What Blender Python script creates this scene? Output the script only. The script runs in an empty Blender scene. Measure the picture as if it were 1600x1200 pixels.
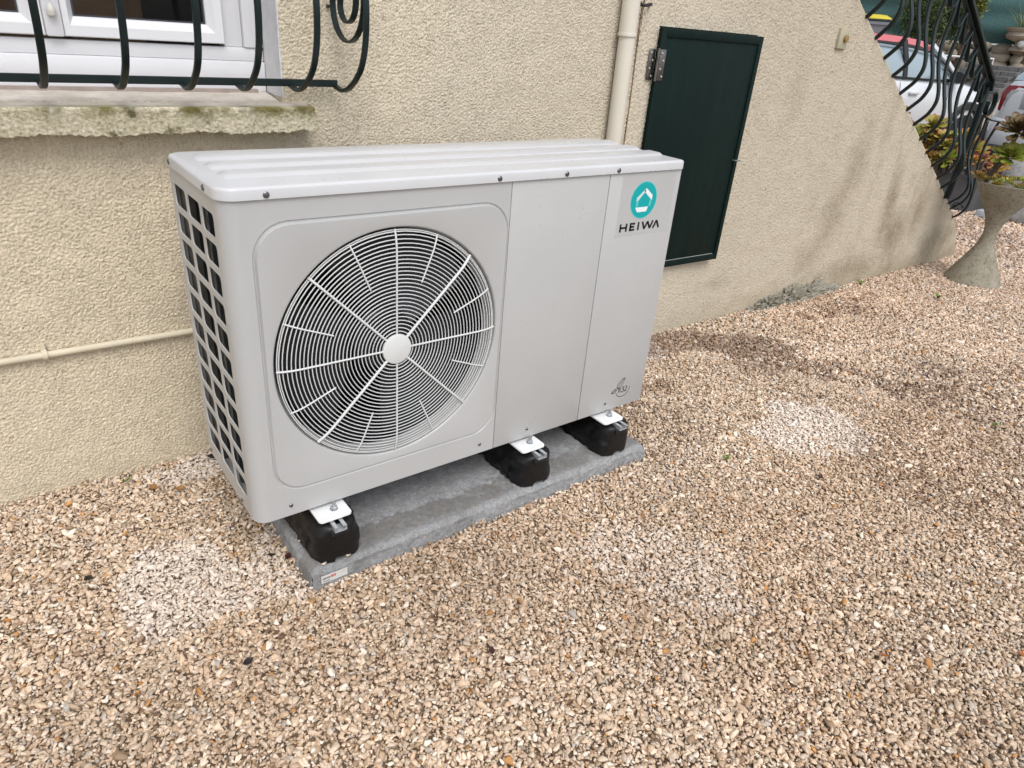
import bpy, bmesh, math, random
import numpy as np
from mathutils import Vector, Matrix
R = math.radians
rng = np.random.default_rng(7)
random.seed(7)
S = bpy.context.scene
COL = S.collection

# ------------------------------------------------------------------ camera, sky, sun, exposure
cam = bpy.data.cameras.new('camera')
cam.sensor_width = 36.0
cam.lens = 1087.1 / 1600 * 36
cam.clip_start = 0.02
cam.clip_end = 500
camo = bpy.data.objects.new('camera', cam)
camo.location = (-0.30724, -1.17416, 1.11631)
camo.rotation_euler = (1.0911858, -0.0757951, -0.6363615)
COL.objects.link(camo)
S.camera = camo

SUN_EL, SUN_AZ = R(54), R(196)          # azimuth clockwise from +Y
w = bpy.data.worlds.new('World'); S.world = w; w.use_nodes = True
nt = w.node_tree; nt.nodes.clear()
sky = nt.nodes.new('ShaderNodeTexSky'); sky.sky_type = 'NISHITA'; sky.sun_disc = False
sky.sun_elevation = SUN_EL; sky.sun_rotation = SUN_AZ
sky.air_density = 1.0; sky.dust_density = 2.0; sky.ozone_density = 1.0
hs = nt.nodes.new('ShaderNodeHueSaturation'); hs.inputs['Saturation'].default_value = 0.40   # an even grey overcast
bg = nt.nodes.new('ShaderNodeBackground'); bg.inputs['Strength'].default_value = 0.15
wo = nt.nodes.new('ShaderNodeOutputWorld')
nt.links.new(sky.outputs[0], hs.inputs['Color']); nt.links.new(hs.outputs[0], bg.inputs['Color']); nt.links.new(bg.outputs[0], wo.inputs[0])
sl = bpy.data.lights.new('sun', 'SUN'); sl.energy = 1.2; sl.angle = R(35); sl.color = (1.0, 0.985, 0.96)
so = bpy.data.objects.new('sun', sl); COL.objects.link(so)
sd = Vector((math.sin(SUN_AZ) * math.cos(SUN_EL), math.cos(SUN_AZ) * math.cos(SUN_EL), math.sin(SUN_EL)))
so.rotation_euler = sd.to_track_quat('Z', 'Y').to_euler()
S.view_settings.view_transform = 'Standard'; S.view_settings.look = 'None'
S.view_settings.exposure = 0.52; S.view_settings.gamma = 1.0
S.render.engine = 'CYCLES'
S.cycles.max_bounces = 6; S.cycles.diffuse_bounces = 3; S.cycles.glossy_bounces = 3; S.cycles.transmission_bounces = 4; S.cycles.transparent_max_bounces = 6

# ------------------------------------------------------------------ helpers
OFF = {}                                  # world offset of a root, so parts may be written in world coordinates

def tag(o, label=None, cat=None, group=None, kind=None):
    if label: o['label'] = label
    if cat: o['category'] = cat
    if group: o['group'] = group
    if kind: o['kind'] = kind
    return o

def root(name, label, cat, loc=(0, 0, 0), rz=0.0, group=None):
    o = bpy.data.objects.new(name, None); COL.objects.link(o)
    o.location = loc; o.rotation_euler = (0, 0, rz); o.empty_display_size = .05
    OFF[o] = (0.0, 0.0, 0.0) if rz else tuple(loc)
    return tag(o, label, cat, group)

class MB:
    def __init__(s): s.v = []; s.f = []
    def add(s, vs, fs):
        b = len(s.v); s.v += [tuple(map(float, p)) for p in vs]; s.f += [tuple(i + b for i in f) for f in fs]; return s
    def box(s, x0, x1, y0, y1, z0, z1):
        return s.add([(x0, y0, z0), (x1, y0, z0), (x1, y1, z0), (x0, y1, z0), (x0, y0, z1), (x1, y0, z1), (x1, y1, z1), (x0, y1, z1)],
                     [(0, 3, 2, 1), (4, 5, 6, 7), (0, 1, 5, 4), (1, 2, 6, 5), (2, 3, 7, 6), (3, 0, 4, 7)])
    def loft(s, rings, close=True, caps=True):
        n = len(rings[0]); vs = [p for r in rings for p in r]; fs = []
        for i in range(len(rings) - 1):
            for k in range(n if close else n - 1):
                a = i * n + k; b = i * n + (k + 1) % n
                fs.append((a, b, b + n, a + n))
        if caps and close:
            fs.append(tuple(range(n - 1, -1, -1))); m = (len(rings) - 1) * n; fs.append(tuple(range(m, m + n)))
        return s.add(vs, fs)
    def tube(s, pts, r, n=8, caps=True, closed=False):
        pts = [Vector(p) for p in pts]; m = len(pts); rings = []
        u = None
        for i in range(m):
            if closed: t = pts[(i + 1) % m] - pts[i - 1]
            else: t = pts[min(i + 1, m - 1)] - pts[max(i - 1, 0)]
            t.normalize()
            if u is None:
                u = t.orthogonal().normalized()
            else:
                u = (u - t * u.dot(t)); u = u.normalized() if u.length > 1e-6 else t.orthogonal().normalized()
            v = t.cross(u); rr = r[i] if hasattr(r, '__len__') else r
            rings.append([tuple(pts[i] + u * (math.cos(a) * rr) + v * (math.sin(a) * rr)) for a in [2 * math.pi * k / n for k in range(n)]])
        if closed: rings.append(rings[0])
        return s.loft(rings, caps=caps and not closed)
    def ribbon(s, pts, side, w, t, closed=False):
        """rectangular bar swept along a path; w along `side`, t across it"""
        pts = [Vector(p) for p in pts]; side = Vector(side).normalized(); m = len(pts); rings = []
        for i in range(m):
            tg = (pts[(i + 1) % m] - pts[i - 1]) if closed else (pts[min(i + 1, m - 1)] - pts[max(i - 1, 0)])
            nn = tg.cross(side).normalized()
            wi = w[i] if hasattr(w, '__len__') else w; ti = t[i] if hasattr(t, '__len__') else t
            b = min(wi, ti) * .2
            q = [(-wi / 2, -ti / 2 + b), (-wi / 2 + b, -ti / 2), (wi / 2 - b, -ti / 2), (wi / 2, -ti / 2 + b), (wi / 2, ti / 2 - b), (wi / 2 - b, ti / 2), (-wi / 2 + b, ti / 2), (-wi / 2, ti / 2 - b)]
            rings.append([tuple(pts[i] + side * a + nn * c) for a, c in q])
        if closed: rings.append(rings[0])
        return s.loft(rings, caps=not closed)
    def lathe(s, prof, c=(0, 0, 0), n=32, axis='Z', caps=True):
        rings = []
        for r, h in prof:
            ring = []
            for k in range(n):
                a = 2 * math.pi * k / n
                if axis == 'Z': ring.append((c[0] + r * math.cos(a), c[1] + r * math.sin(a), c[2] + h))
                elif axis == 'Y': ring.append((c[0] + r * math.cos(a), c[1] + h, c[2] + r * math.sin(a)))
                else: ring.append((c[0] + h, c[1] + r * math.cos(a), c[2] + r * math.sin(a)))
            rings.append(ring)
        return s.loft(rings, caps=caps)
    def prism(s, poly, y0, y1, axis='Y'):
        n = len(poly)
        if axis == 'Y': vs = [(a, y0, b) for a, b in poly] + [(a, y1, b) for a, b in poly]
        elif axis == 'X': vs = [(y0, a, b) for a, b in poly] + [(y1, a, b) for a, b in poly]
        else: vs = [(a, b, y0) for a, b in poly] + [(a, b, y1) for a, b in poly]
        fs = [tuple(range(n)), tuple(range(2 * n - 1, n - 1, -1))] + [(k, k + n, (k + 1) % n + n, (k + 1) % n) for k in range(n)]
        return s.add(vs, fs)
    def build(s, name, m, parent=None, smooth=35, bevel=0.0, seg=2, world=True, fix=True):
        o_ = OFF.get(parent, (0, 0, 0)) if world else (0, 0, 0)
        me = bpy.data.meshes.new(name)
        me.from_pydata([(p[0] - o_[0], p[1] - o_[1], p[2] - o_[2]) for p in s.v], [], s.f)
        if fix or bevel:
            bm = bmesh.new(); bm.from_mesh(me)
            bmesh.ops.recalc_face_normals(bm, faces=bm.faces)
            if bevel:
                ed = [e for e in bm.edges if e.is_manifold and e.calc_face_angle(0) > R(30)]
                bmesh.ops.bevel(bm, geom=ed, offset=bevel, segments=seg, affect='EDGES', profile=.5, clamp_overlap=True)
            bm.to_mesh(me); bm.free()
        return link(name, me, m, parent, smooth, o_)

def link(name, me, m, parent=None, smooth=35, off=(0, 0, 0)):
    if smooth:
        me.polygons.foreach_set('use_smooth', [True] * len(me.polygons)); me.set_sharp_from_angle(angle=R(smooth))
    if m and not me.materials: me.materials.append(m)
    o = bpy.data.objects.new(name, me); COL.objects.link(o)
    if parent: o.parent = parent; OFF[o] = off
    return o

def grid_mesh(name, X, Y, Z, keep=None):
    """numpy grid (n,m) arrays to a mesh"""
    n, m = X.shape
    idx = np.arange(n * m).reshape(n, m)
    q = np.stack([idx[:-1, :-1], idx[1:, :-1], idx[1:, 1:], idx[:-1, 1:]], -1).reshape(-1, 4)
    if keep is not None: q = q[keep.reshape(-1)]
    co = np.stack([X, Y, Z], -1).reshape(-1, 3)
    used = np.zeros(len(co), bool); used[q.ravel()] = True
    remap = np.cumsum(used) - 1
    co = co[used]; q = remap[q]
    me = bpy.data.meshes.new(name)
    me.vertices.add(len(co)); me.vertices.foreach_set('co', co.astype(np.float32).ravel())
    me.loops.add(q.size); me.loops.foreach_set('vertex_index', q.astype(np.int32).ravel())
    me.polygons.add(len(q)); me.polygons.foreach_set('loop_start', (np.arange(len(q)) * 4).astype(np.int32))
    me.polygons.foreach_set('loop_total', np.full(len(q), 4, np.int32))
    me.update(calc_edges=True); me.validate()
    return me

def catmull(p, n=6):
    p = [Vector(a) for a in p]; q = [p[0] * 2 - p[1]] + p + [p[-1] * 2 - p[-2]]; out = []
    for i in range(1, len(q) - 2):
        a, b, c, d = q[i - 1:i + 3]
        for k in range(n):
            t = k / n
            out.append(.5 * ((2 * b) + (c - a) * t + (2 * a - 5 * b + 4 * c - d) * t * t + (3 * b - a - 3 * c + d) * t ** 3))
    out.append(p[-1]); return out

# ------------------------------------------------------------------ materials
MATS = {}
class NT:
    def __init__(s, name):
        s.m = bpy.data.materials.new(name); s.m.use_nodes = True; s.t = s.m.node_tree; s.b = s.t.nodes['Principled BSDF']
        s.tc = None
    def n(s, typ, **kw):
        x = s.t.nodes.new(typ)
        for k, v in kw.items():
            if k in x.inputs.keys() if isinstance(k, str) else False: x.inputs[k].default_value = v
            else: setattr(x, k, v)
        return x
    def l(s, a, b): s.t.links.new(a, b)
    def co(s, kind='Object'):
        if not s.tc: s.tc = s.t.nodes.new('ShaderNodeTexCoord')
        return s.tc.outputs[kind]
    def noise(s, scale, detail=3, rough=.55, co=None, dist=0.0):
        x = s.t.nodes.new('ShaderNodeTexNoise'); x.inputs['Scale'].default_value = scale; x.inputs['Detail'].default_value = detail
        x.inputs['Roughness'].default_value = rough; x.inputs['Distortion'].default_value = dist
        s.l(co or s.co(), x.inputs['Vector']); return x.outputs['Fac']
    def ramp(s, fac, stops):
        r = s.t.nodes.new('ShaderNodeValToRGB'); e = r.color_ramp.elements
        while len(e) < len(stops): e.new(.5)
        for i, (p, c) in enumerate(stops):
            e[i].position = p; e[i].color = c if len(c) == 4 else (*c, 1)
        s.l(fac, r.inputs[0]); return r.outputs[0]
    def mix(s, fac, a, b, mode='MIX'):
        x = s.t.nodes.new('ShaderNodeMix'); x.data_type = 'RGBA'; x.blend_type = mode; x.clamp_factor = True
        for sock, v in ((x.inputs[0], fac), (x.inputs[6], a), (x.inputs[7], b)):
            if isinstance(v, (int, float)): sock.default_value = v
            elif isinstance(v, tuple): sock.default_value = v if len(v) == 4 else (*v, 1)
            else: s.l(v, sock)
        return x.outputs[2]
    def math(s, op, a, b=0.0, c=None):
        x = s.t.nodes.new('ShaderNodeMath'); x.operation = op
        for sock, v in zip(x.inputs, (a, b, c)):
            if v is None: continue
            if isinstance(v, (int, float)): sock.default_value = v
            else: s.l(v, sock)
        return x.outputs[0]
    def bump(s, h, strength=.3, dist=.002):
        x = s.t.nodes.new('ShaderNodeBump'); x.inputs['Strength'].default_value = strength; x.inputs['Distance'].default_value = dist
        s.l(h, x.inputs['Height']); s.l(x.outputs[0], s.b.inputs['Normal']); return x
    def set(s, col=None, rough=None, metal=None, spec=None, coat=None):
        B = s.b.inputs
        for k, v in (('Base Color', col), ('Roughness', rough), ('Metallic', metal), ('Specular IOR Level', spec), ('Coat Weight', coat)):
            if v is None: continue
            if isinstance(v, tuple): B[k].default_value = v if len(v) == 4 else (*v, 1)
            elif isinstance(v, (int, float)): B[k].default_value = v
            else: s.l(v, B[k])
        return s

def pm(name, col, rough=.5, metal=0, spec=.5, var=.12, vs=14, bump=None, coat=0, col2=None):
    """plain paint / plastic / metal with slight procedural unevenness"""
    if name in MATS: return MATS[name]
    s = NT(name)
    c2 = col2 or tuple(c * (1 - var) for c in col)
    f = s.ramp(s.noise(vs, 5, .6), [(.35, (0, 0, 0)), (.7, (1, 1, 1))])
    s.set(s.mix(f, col, c2), None, metal, spec, coat)
    rr = s.math('MULTIPLY_ADD', s.noise(vs * 2.3, 4), .25 * rough, rough * .87)
    s.l(rr, s.b.inputs['Roughness'])
    if bump: s.bump(s.noise(bump[0], 4, .6), bump[1], bump[2])
    MATS[name] = s.m; return s.m

def mat_stucco():
    s = NT('roughcast_render')
    p = s.co()
    big = s.noise(2.2, 4, .6)
    med = s.noise(30, 4, .65)
    fine = s.noise(330, 3, .7)
    sep0 = s.n('ShaderNodeSeparateXYZ'); s.l(p, sep0.inputs[0])
    gx_ = s.math('ADD', s.math('MULTIPLY', sep0.outputs[0], .5), s.math('MULTIPLY', s.math('SUBTRACT', big, .5), .5))
    # lighter and yellower on the left, duller towards the right, greyer weathered coat on the stair flank
    c = s.ramp(gx_, [(.10, (.775, .675, .505)), (.36, (.655, .585, .465)), (.80, (.63, .565, .455)), (1.05, (.56, .495, .395))])
    c = s.mix(s.math('MULTIPLY', s.ramp(med, [(.35, (1, 1, 1)), (.65, (0, 0, 0))]), .35), c, (.53, .455, .345))
    c = s.mix(s.math('MULTIPLY', s.ramp(fine, [(.32, (1, 1, 1)), (.52, (0, 0, 0))]), .6), c, (.36, .30, .21))
    sep = s.n('ShaderNodeSeparateXYZ'); s.l(p, sep.inputs[0])
    X, Z = sep.outputs[0], sep.outputs[2]
    # weathering of its own shape: rising dirt at the foot, and grey-brown runs on the stair wall
    mp = s.n('ShaderNodeMapping'); mp.inputs['Scale'].default_value = (2.2, 1, 1.2); mp.inputs['Rotation'].default_value = (0, R(-24), 0); s.l(p, mp.inputs[0])
    runs = s.noise(1.25, 8, .78, mp.outputs[0], .5)
    reg = s.math('MULTIPLY', s.ramp(s.math('DIVIDE', X, 5.0), [(.50, (0, 0, 0)), (.68, (1, 1, 1))]), s.ramp(runs, [(.50, (0, 0, 0)), (.72, (1, 1, 1))]))
    c = s.mix(s.math('MULTIPLY', s.math('MULTIPLY', reg, s.ramp(s.noise(55, 5, .7), [(.3, (.35, .35, .35)), (.6, (1, 1, 1))])), .8), c, (.24, .19, .13))
    wn = s.math('MULTIPLY', s.math('SUBTRACT', s.noise(9, 7, .72), .5), 1.5)
    gn = s.ramp(s.noise(60, 5, .7), [(.28, (.3, .3, .3)), (.6, (1, 1, 1))])
    for (bx_, bz_, rx_, rz_, wt_) in ((3.12, .64, .13, .26, .55), (3.00, .40, .13, .20, .60), (2.90, .20, .17, .13, .55), (3.56, .42, .10, .26, .85), (3.70, .24, .17, .17, .95), (3.38, .09, .42, .09, .7), (3.93, .33, .12, .24, .7), (4.30, .14, .28, .12, .8), (2.45, .95, .10, .25, .25), (2.22, .17, .10, .05, .4), (3.30, .80, .07, .18, .4)):
        mp_ = s.n('ShaderNodeMapping'); mp_.vector_type = 'TEXTURE'; mp_.inputs['Location'].default_value = (bx_, .59, bz_); mp_.inputs['Scale'].default_value = (rx_, 50, rz_); s.l(p, mp_.inputs[0])
        ln = s.n('ShaderNodeVectorMath'); ln.operation = 'LENGTH'; s.l(mp_.outputs[0], ln.inputs[0])
        fb = s.ramp(s.math('ADD', s.math('SUBTRACT', 1.0, ln.outputs['Value']), wn), [(.0, (0, 0, 0)), (.9, (1, 1, 1))])
        c = s.mix(s.math('MULTIPLY', s.math('MULTIPLY', fb, gn), wt_), c, (.235, .188, .125))
    foot = s.math('MULTIPLY', s.ramp(s.math('ADD', Z, s.math('MULTIPLY', s.noise(7, 4), .16)), [(.07, (1, 1, 1)), (.20, (0, 0, 0))]), s.ramp(s.math('DIVIDE', X, 5.0), [(.35, (.25, .25, .25)), (.52, (1, 1, 1))]))
    c = s.mix(s.math('MULTIPLY', foot, .5), c, (.25, .20, .12))
    end = s.math('MULTIPLY', s.ramp(s.math('DIVIDE', X, 5.0), [(.84, (0, 0, 0)), (.925, (1, 1, 1))]), s.ramp(s.noise(9, 4), [(.4, (0, 0, 0)), (.62, (1, 1, 1))]))
    c = s.mix(s.math('MULTIPLY', end, .55), c, (.27, .22, .12))
    s.set(c, .92, 0, .2)
    s.bump(s.noise(260, 4, .7), .75, .003)
    return s.m

def mat_sill():
    s = NT('sill_render')
    big = s.noise(9, 5, .65); fine = s.noise(160, 4, .7)
    c = s.mix(s.ramp(fine, [(.35, (0, 0, 0)), (.6, (1, 1, 1))]), (.40, .345, .23), (.68, .62, .48))
    sep = s.n('ShaderNodeSeparateXYZ'); s.l(s.co(), sep.inputs[0])
    top = s.ramp(sep.outputs[2], [(.872, (0, 0, 0)), (.899, (1, 1, 1))])
    moss = s.math('MULTIPLY', s.math('ADD', s.math('MULTIPLY', top, .9), .30), s.ramp(big, [(.42, (0, 0, 0)), (.6, (1, 1, 1))]))
    c = s.mix(moss, c, (.155, .135, .045))
    c = s.mix(s.math('MULTIPLY', s.ramp(s.noise(22, 4), [(.6, (0, 0, 0)), (.68, (1, 1, 1))]), .8), c, (.075, .07, .025))
    s.set(c, .92, 0, .2); s.bump(fine, .7, .003)
    return s.m

def mat_sill_top():
    s = NT('sill_top_cement')
    c = s.mix(s.ramp(s.noise(14, 5, .65), [(.35, (0, 0, 0)), (.65, (1, 1, 1))]), (.43, .39, .33), (.62, .57, .51))
    sep = s.n('ShaderNodeSeparateXYZ'); s.l(s.co(), sep.inputs[0])
    edge = s.math('MULTIPLY', s.ramp(sep.outputs[1], [(.545, (1, 1, 1)), (.585, (0, 0, 0))]), s.ramp(s.noise(16, 4), [(.3, (.3, .3, .3)), (.6, (1, 1, 1))]))
    c = s.mix(s.math('MULTIPLY', edge, .85), c, (.16, .14, .055))
    s.set(c, .85, 0, .3); s.bump(s.noise(150, 4), .4, .002)
    return s.m

def mat_concrete():
    s = NT('cast_concrete')
    g = s.n('ShaderNodeNewGeometry'); P_ = g.outputs['Position']
    f = s.noise(330, 4, .75, P_); b = s.noise(7, 6, .68, P_); b2 = s.noise(38, 5, .7, P_)
    c = s.mix(s.ramp(f, [(.33, (0, 0, 0)), (.66, (1, 1, 1))]), (.165, .17, .178), (.42, .425, .435))
    c = s.mix(s.math('MULTIPLY', s.ramp(b2, [(.42, (0, 0, 0)), (.62, (1, 1, 1))]), .45), c, (.50, .50, .50))
    c = s.mix(s.math('MULTIPLY', s.ramp(s.noise(95, 5, .75, P_), [(.45, (0, 0, 0)), (.6, (1, 1, 1))]), .5), c, (.19, .185, .175))
    sep = s.n('ShaderNodeSeparateXYZ'); s.l(P_, sep.inputs[0])
    yy = s.math('ADD', s.math('ADD', sep.outputs[1], .1), s.math('MULTIPLY', s.math('SUBTRACT', b2, .5), .09))
    # rain-wet strip with a ragged edge just inside the front rim
    wet = s.math('MULTIPLY', s.ramp(yy, [(.045, (.15, .15, .15)), (.066, (1, 1, 1)), (.116, (1, 1, 1)), (.124, (0, 0, 0))]), s.ramp(b, [(.36, (.25, .25, .25)), (.5, (1, 1, 1))]))
    c = s.mix(s.math('MULTIPLY', wet, .55), c, (.14, .122, .095))
    c = s.mix(s.math('MULTIPLY', s.ramp(b, [(.55, (0, 0, 0)), (.68, (1, 1, 1))]), .4), c, (.12, .115, .105))
    s.set(c, .85, 0, .3); s.bump(f, .7, .004)
    return s.m

def mat_gravel_ground():
    s = NT('gravel_ground')
    v = s.n('ShaderNodeTexVoronoi'); v.inputs['Scale'].default_value = 62; s.l(s.co(), v.inputs['Vector'])
    sep = s.n('ShaderNodeSeparateColor'); s.l(v.outputs['Color'], sep.inputs[0])
    c = s.ramp(sep.outputs[0], [(0, (.20, .125, .07)), (.25, (.40, .285, .185)), (.6, (.52, .40, .285)), (.9, (.64, .54, .43)), (1, (.36, .30, .25))])
    gap = s.ramp(v.outputs['Distance'], [(.35, (0, 0, 0)), (.75, (1, 1, 1))])
    c = s.mix(s.math('MULTIPLY', gap, .7), c, (.13, .08, .045))
    big = s.noise(.7, 5, .6)
    c = s.mix(s.math('MULTIPLY', s.ramp(big, [(.45, (0, 0, 0)), (.62, (1, 1, 1))]), .35), c, (.22, .145, .095))
    sx = s.n('ShaderNodeSeparateXYZ'); s.l(s.co(), sx.inputs[0])
    c = s.mix(s.ramp(s.math('DIVIDE', sx.outputs[0], 10.0), [(.62, (1, 1, 1)), (.86, (0, 0, 0))]), c, s.mix(.62, c, (.10, .066, .042)))   # darker fines near the house; shade between loose stones put into the colour
    s.set(c, .75, 0, .3)
    inv = s.math('SUBTRACT', 1.0, v.outputs['Distance']); s.bump(inv, .8, .008)
    return s.m

def mat_pebble():
    s = NT('gravel_pebble')
    a = s.n('ShaderNodeAttribute'); a.attribute_type = 'INSTANCER'; a.attribute_name = 'pcol'
    g = s.n('ShaderNodeNewGeometry')
    f = s.noise(240, 3, .6, g.outputs['Position'])
    c = s.mix(s.math('MULTIPLY', s.ramp(f, [(.45, (0, 0, 0)), (.75, (1, 1, 1))]), .35), a.outputs['Color'], (.22, .13, .07))
    s.set(c, .55, 0, .4)
    s.bump(s.noise(500, 3, .6, g.outputs['Position']), .35, .002)
    return s.m

def mat_stone(name, a, b, sc=9, dark=(.08, .07, .05)):
    s = NT(name)
    oi = s.n('ShaderNodeObjectInfo')
    f = s.noise(sc, 5, .65)
    c = s.mix(s.ramp(f, [(.3, (0, 0, 0)), (.7, (1, 1, 1))]), a, b)
    c = s.mix(s.math('MULTIPLY', oi.outputs['Random'], .45), c, dark)
    c = s.mix(s.math('MULTIPLY', s.ramp(s.noise(sc * 5, 4), [(.52, (0, 0, 0)), (.66, (1, 1, 1))]), .55), c, dark)
    s.set(c, .9, 0, .25); s.bump(s.noise(sc * 7, 5, .65), .6, .01)
    return s.m

def mat_glass(name, tint=(.04, .05, .055), rough=.03, alpha=.35):
    s = NT(name); s.set(tint, rough, 0, .6)
    tr = s.n('ShaderNodeBsdfTransparent'); mx = s.n('ShaderNodeMixShader'); fr = s.n('ShaderNodeFresnel'); fr.inputs[0].default_value = 1.5
    s.l(s.math('ADD', s.math('MULTIPLY', fr.outputs[0], 1.0), alpha), mx.inputs[0])
    s.l(tr.outputs[0], mx.inputs[1]); s.l(s.b.outputs[0], mx.inputs[2]); s.l(mx.outputs[0], s.t.nodes['Material Output'].inputs[0])
    return s.m

def mat_petal(name, base, mid, tip):
    s = NT(name)
    a = s.n('ShaderNodeAttribute'); a.attribute_name = 'tip'
    oi = s.n('ShaderNodeObjectInfo')
    t = s.math('ADD', a.outputs['Fac'], s.math('MULTIPLY', s.math('SUBTRACT', s.noise(12, 3), .5), .5))
    s.set(s.ramp(t, [(0, base), (.5, mid), (.78, mid), (1, tip)]), .45, 0, .4)
    s.b.inputs['Subsurface Weight'].default_value = .0
    return s.m

M_stucco = mat_stucco()
M_white = pm('white_pvc', (.74, .74, .76), .32, var=.05, vs=5)
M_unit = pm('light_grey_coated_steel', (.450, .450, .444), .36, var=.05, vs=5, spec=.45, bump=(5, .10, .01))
M_lid = pm('lid_coating_skylit', (.565, .570, .58), .33, var=.05, vs=9, spec=.5)  # casing coating made lighter: skylight on its top put into the colour
M_wire = pm('grille_wire_paint', (.64, .65, .64), .4, var=.05)
M_dark = pm('dark_interior', (.006, .006, .007), .8, var=.2, spec=.1)
M_fan = pm('fan_black_plastic', (.014, .016, .022), .4, var=.2, spec=.35)
M_steel = pm('galvanised_steel', (.55, .57, .59), .32, metal=1, var=.25, vs=60)
M_screw = pm('screw_steel', (.22, .22, .24), .35, metal=1, var=.2, vs=90)
M_iron = pm('dark_green_iron_paint', (.0035, .0125, .012), .42, var=.3, vs=25, spec=.35)
M_door = pm('dark_green_door_paint', (.0040, .0150, .0130), .58, var=.45, vs=9, spec=.2, bump=(60, .15, .002))
def mat_door():
    s = NT('dark_green_door_paint_worn')
    mp = s.n('ShaderNodeMapping'); mp.inputs['Scale'].default_value = (9, 9, .9); s.l(s.co(), mp.inputs[0])
    st = s.noise(3.0, 6, .7, mp.outputs[0])
    c = s.mix(s.ramp(st, [(.35, (0, 0, 0)), (.7, (1, 1, 1))]), (.0026, .0100, .0085), (.0045, .0155, .0130))
    mp2 = s.n('ShaderNodeMapping'); mp2.inputs['Scale'].default_value = (1, 1, .35); mp2.inputs['Rotation'].default_value = (0, .5, 0); s.l(s.co(), mp2.inputs[0])
    c = s.mix(s.math('MULTIPLY', s.ramp(s.noise(75, 3, .6, mp2.outputs[0]), [(.73, (0, 0, 0)), (.78, (1, 1, 1))]), .5), c, (.09, .11, .105))
    s.set(c, None, 0, .14); s.l(s.math('MULTIPLY_ADD', s.noise(11, 5), .3, .42), s.b.inputs['Roughness']); s.bump(s.noise(7, 4), .25, .004)
    return s.m
M_door = mat_door()
M_rubber = pm('black_rubber', (.0065, .0065, .007), .45, var=.35, vs=40, spec=.35, bump=(45, .5, .004))
M_pipe = pm('painted_pipe', (.66, .585, .44), .6, var=.15, vs=9)
M_beige = pm('beige_pvc', (.66, .615, .52), .4, var=.08, vs=5)
M_conc = mat_concrete()
M_black = pm('black_print', (.01, .01, .01), .4, var=.1)
M_teal = pm('teal_print', (.0, .36, .37), .35, var=.04)
M_teal2 = pm('light_teal_print', (.10, .52, .52), .35, var=.04)
M_printw = pm('white_print', (.78, .80, .82), .35, var=.03)
M_printw2 = pm('pale_print', (.55, .68, .69), .35, var=.03)
M_film = pm('clear_sticker_film', (.424, .425, .420), .34, var=.03, vs=6)
M_red = pm('red_print', (.5, .03, .03), .4, var=.1)
M_ground = mat_gravel_ground()
M_peb = mat_pebble()
M_sill = mat_sill(); M_silltop = mat_sill_top()

# ------------------------------------------------------------------ ground
YW = 0.590                                 # plane of the house wall
def gz(x, y):
    x = np.asarray(x, float); y = np.asarray(y, float)
    z = -0.10 * np.clip((x - 8.2) / 1.6, 0, 1) ** 2 * (3 - 2 * np.clip((x - 8.2) / 1.6, 0, 1))
    t = np.clip(x - 11.2, 0, 7.0)
    return z - .008 + .185 * t * np.clip(t / 1.2, 0, 1)

gx = np.concatenate([np.linspace(-30, -2, 12), np.linspace(-1.8, 20, 110), np.linspace(21, 60, 14)])
gy = np.concatenate([np.linspace(-30, -3, 12), np.linspace(-2.8, 12, 60), np.linspace(13, 50, 12)])
GX, GY = np.meshgrid(gx, gy, indexing='ij')
ground = link('ground', grid_mesh('ground', GX, GY, gz(GX, GY) - .004), M_ground, smooth=60)
tag(ground, 'beige gravel yard in front of the house', 'gravel yard', kind='structure')

# loose gravel: real pebbles instanced on a point set
pebs = bpy.data.collections.new('pebble_shapes')
for k in range(12):
    r_ = np.random.default_rng(100 + k)
    p = r_.normal(size=(15, 3)); p /= np.linalg.norm(p, axis=1)[:, None]
    p *= r_.uniform(.8, 1.08, (15, 1)); p *= np.array([.5 * r_.uniform(.95, 1.35), .5 * r_.uniform(.75, .95), .5 * r_.uniform(.5, .72)])
    bm = bmesh.new()
    for q in p: bm.verts.new(q)
    res = bmesh.ops.convex_hull(bm, input=bm.verts)
    bmesh.ops.delete(bm, geom=[v for v in bm.verts if not v.link_faces], context='VERTS')
    bmesh.ops.dissolve_limit(bm, angle_limit=R(14), verts=bm.verts, edges=bm.edges)
    bmesh.ops.bevel(bm, geom=list(bm.edges), offset=.07, segments=1, affect='EDGES', clamp_overlap=True)
    bmesh.ops.triangulate(bm, faces=bm.faces)
    me = bpy.data.meshes.new('pebble'); bm.to_mesh(me); bm.free()
    me.polygons.foreach_set('use_smooth', [True] * len(me.polygons)); me.set_sharp_from_angle(angle=R(48)); me.materials.append(M_peb)
    pebs.objects.link(bpy.data.objects.new('pebble', me))

def vnoise(x, y, sc, seed):
    """smooth value noise in numpy"""
    g = np.random.default_rng(seed).random((64, 64)); u = x * sc; v = y * sc
    i = np.floor(u).astype(int); j = np.floor(v).astype(int); fu = u - i; fv = v - j
    fu = fu * fu * (3 - 2 * fu); fv = fv * fv * (3 - 2 * fv)
    G = lambda a, b: g[a % 64, b % 64]
    return (G(i, j) * (1 - fu) + G(i + 1, j) * fu) * (1 - fv) + (G(i, j + 1) * (1 - fu) + G(i + 1, j + 1) * fu) * fv

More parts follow.
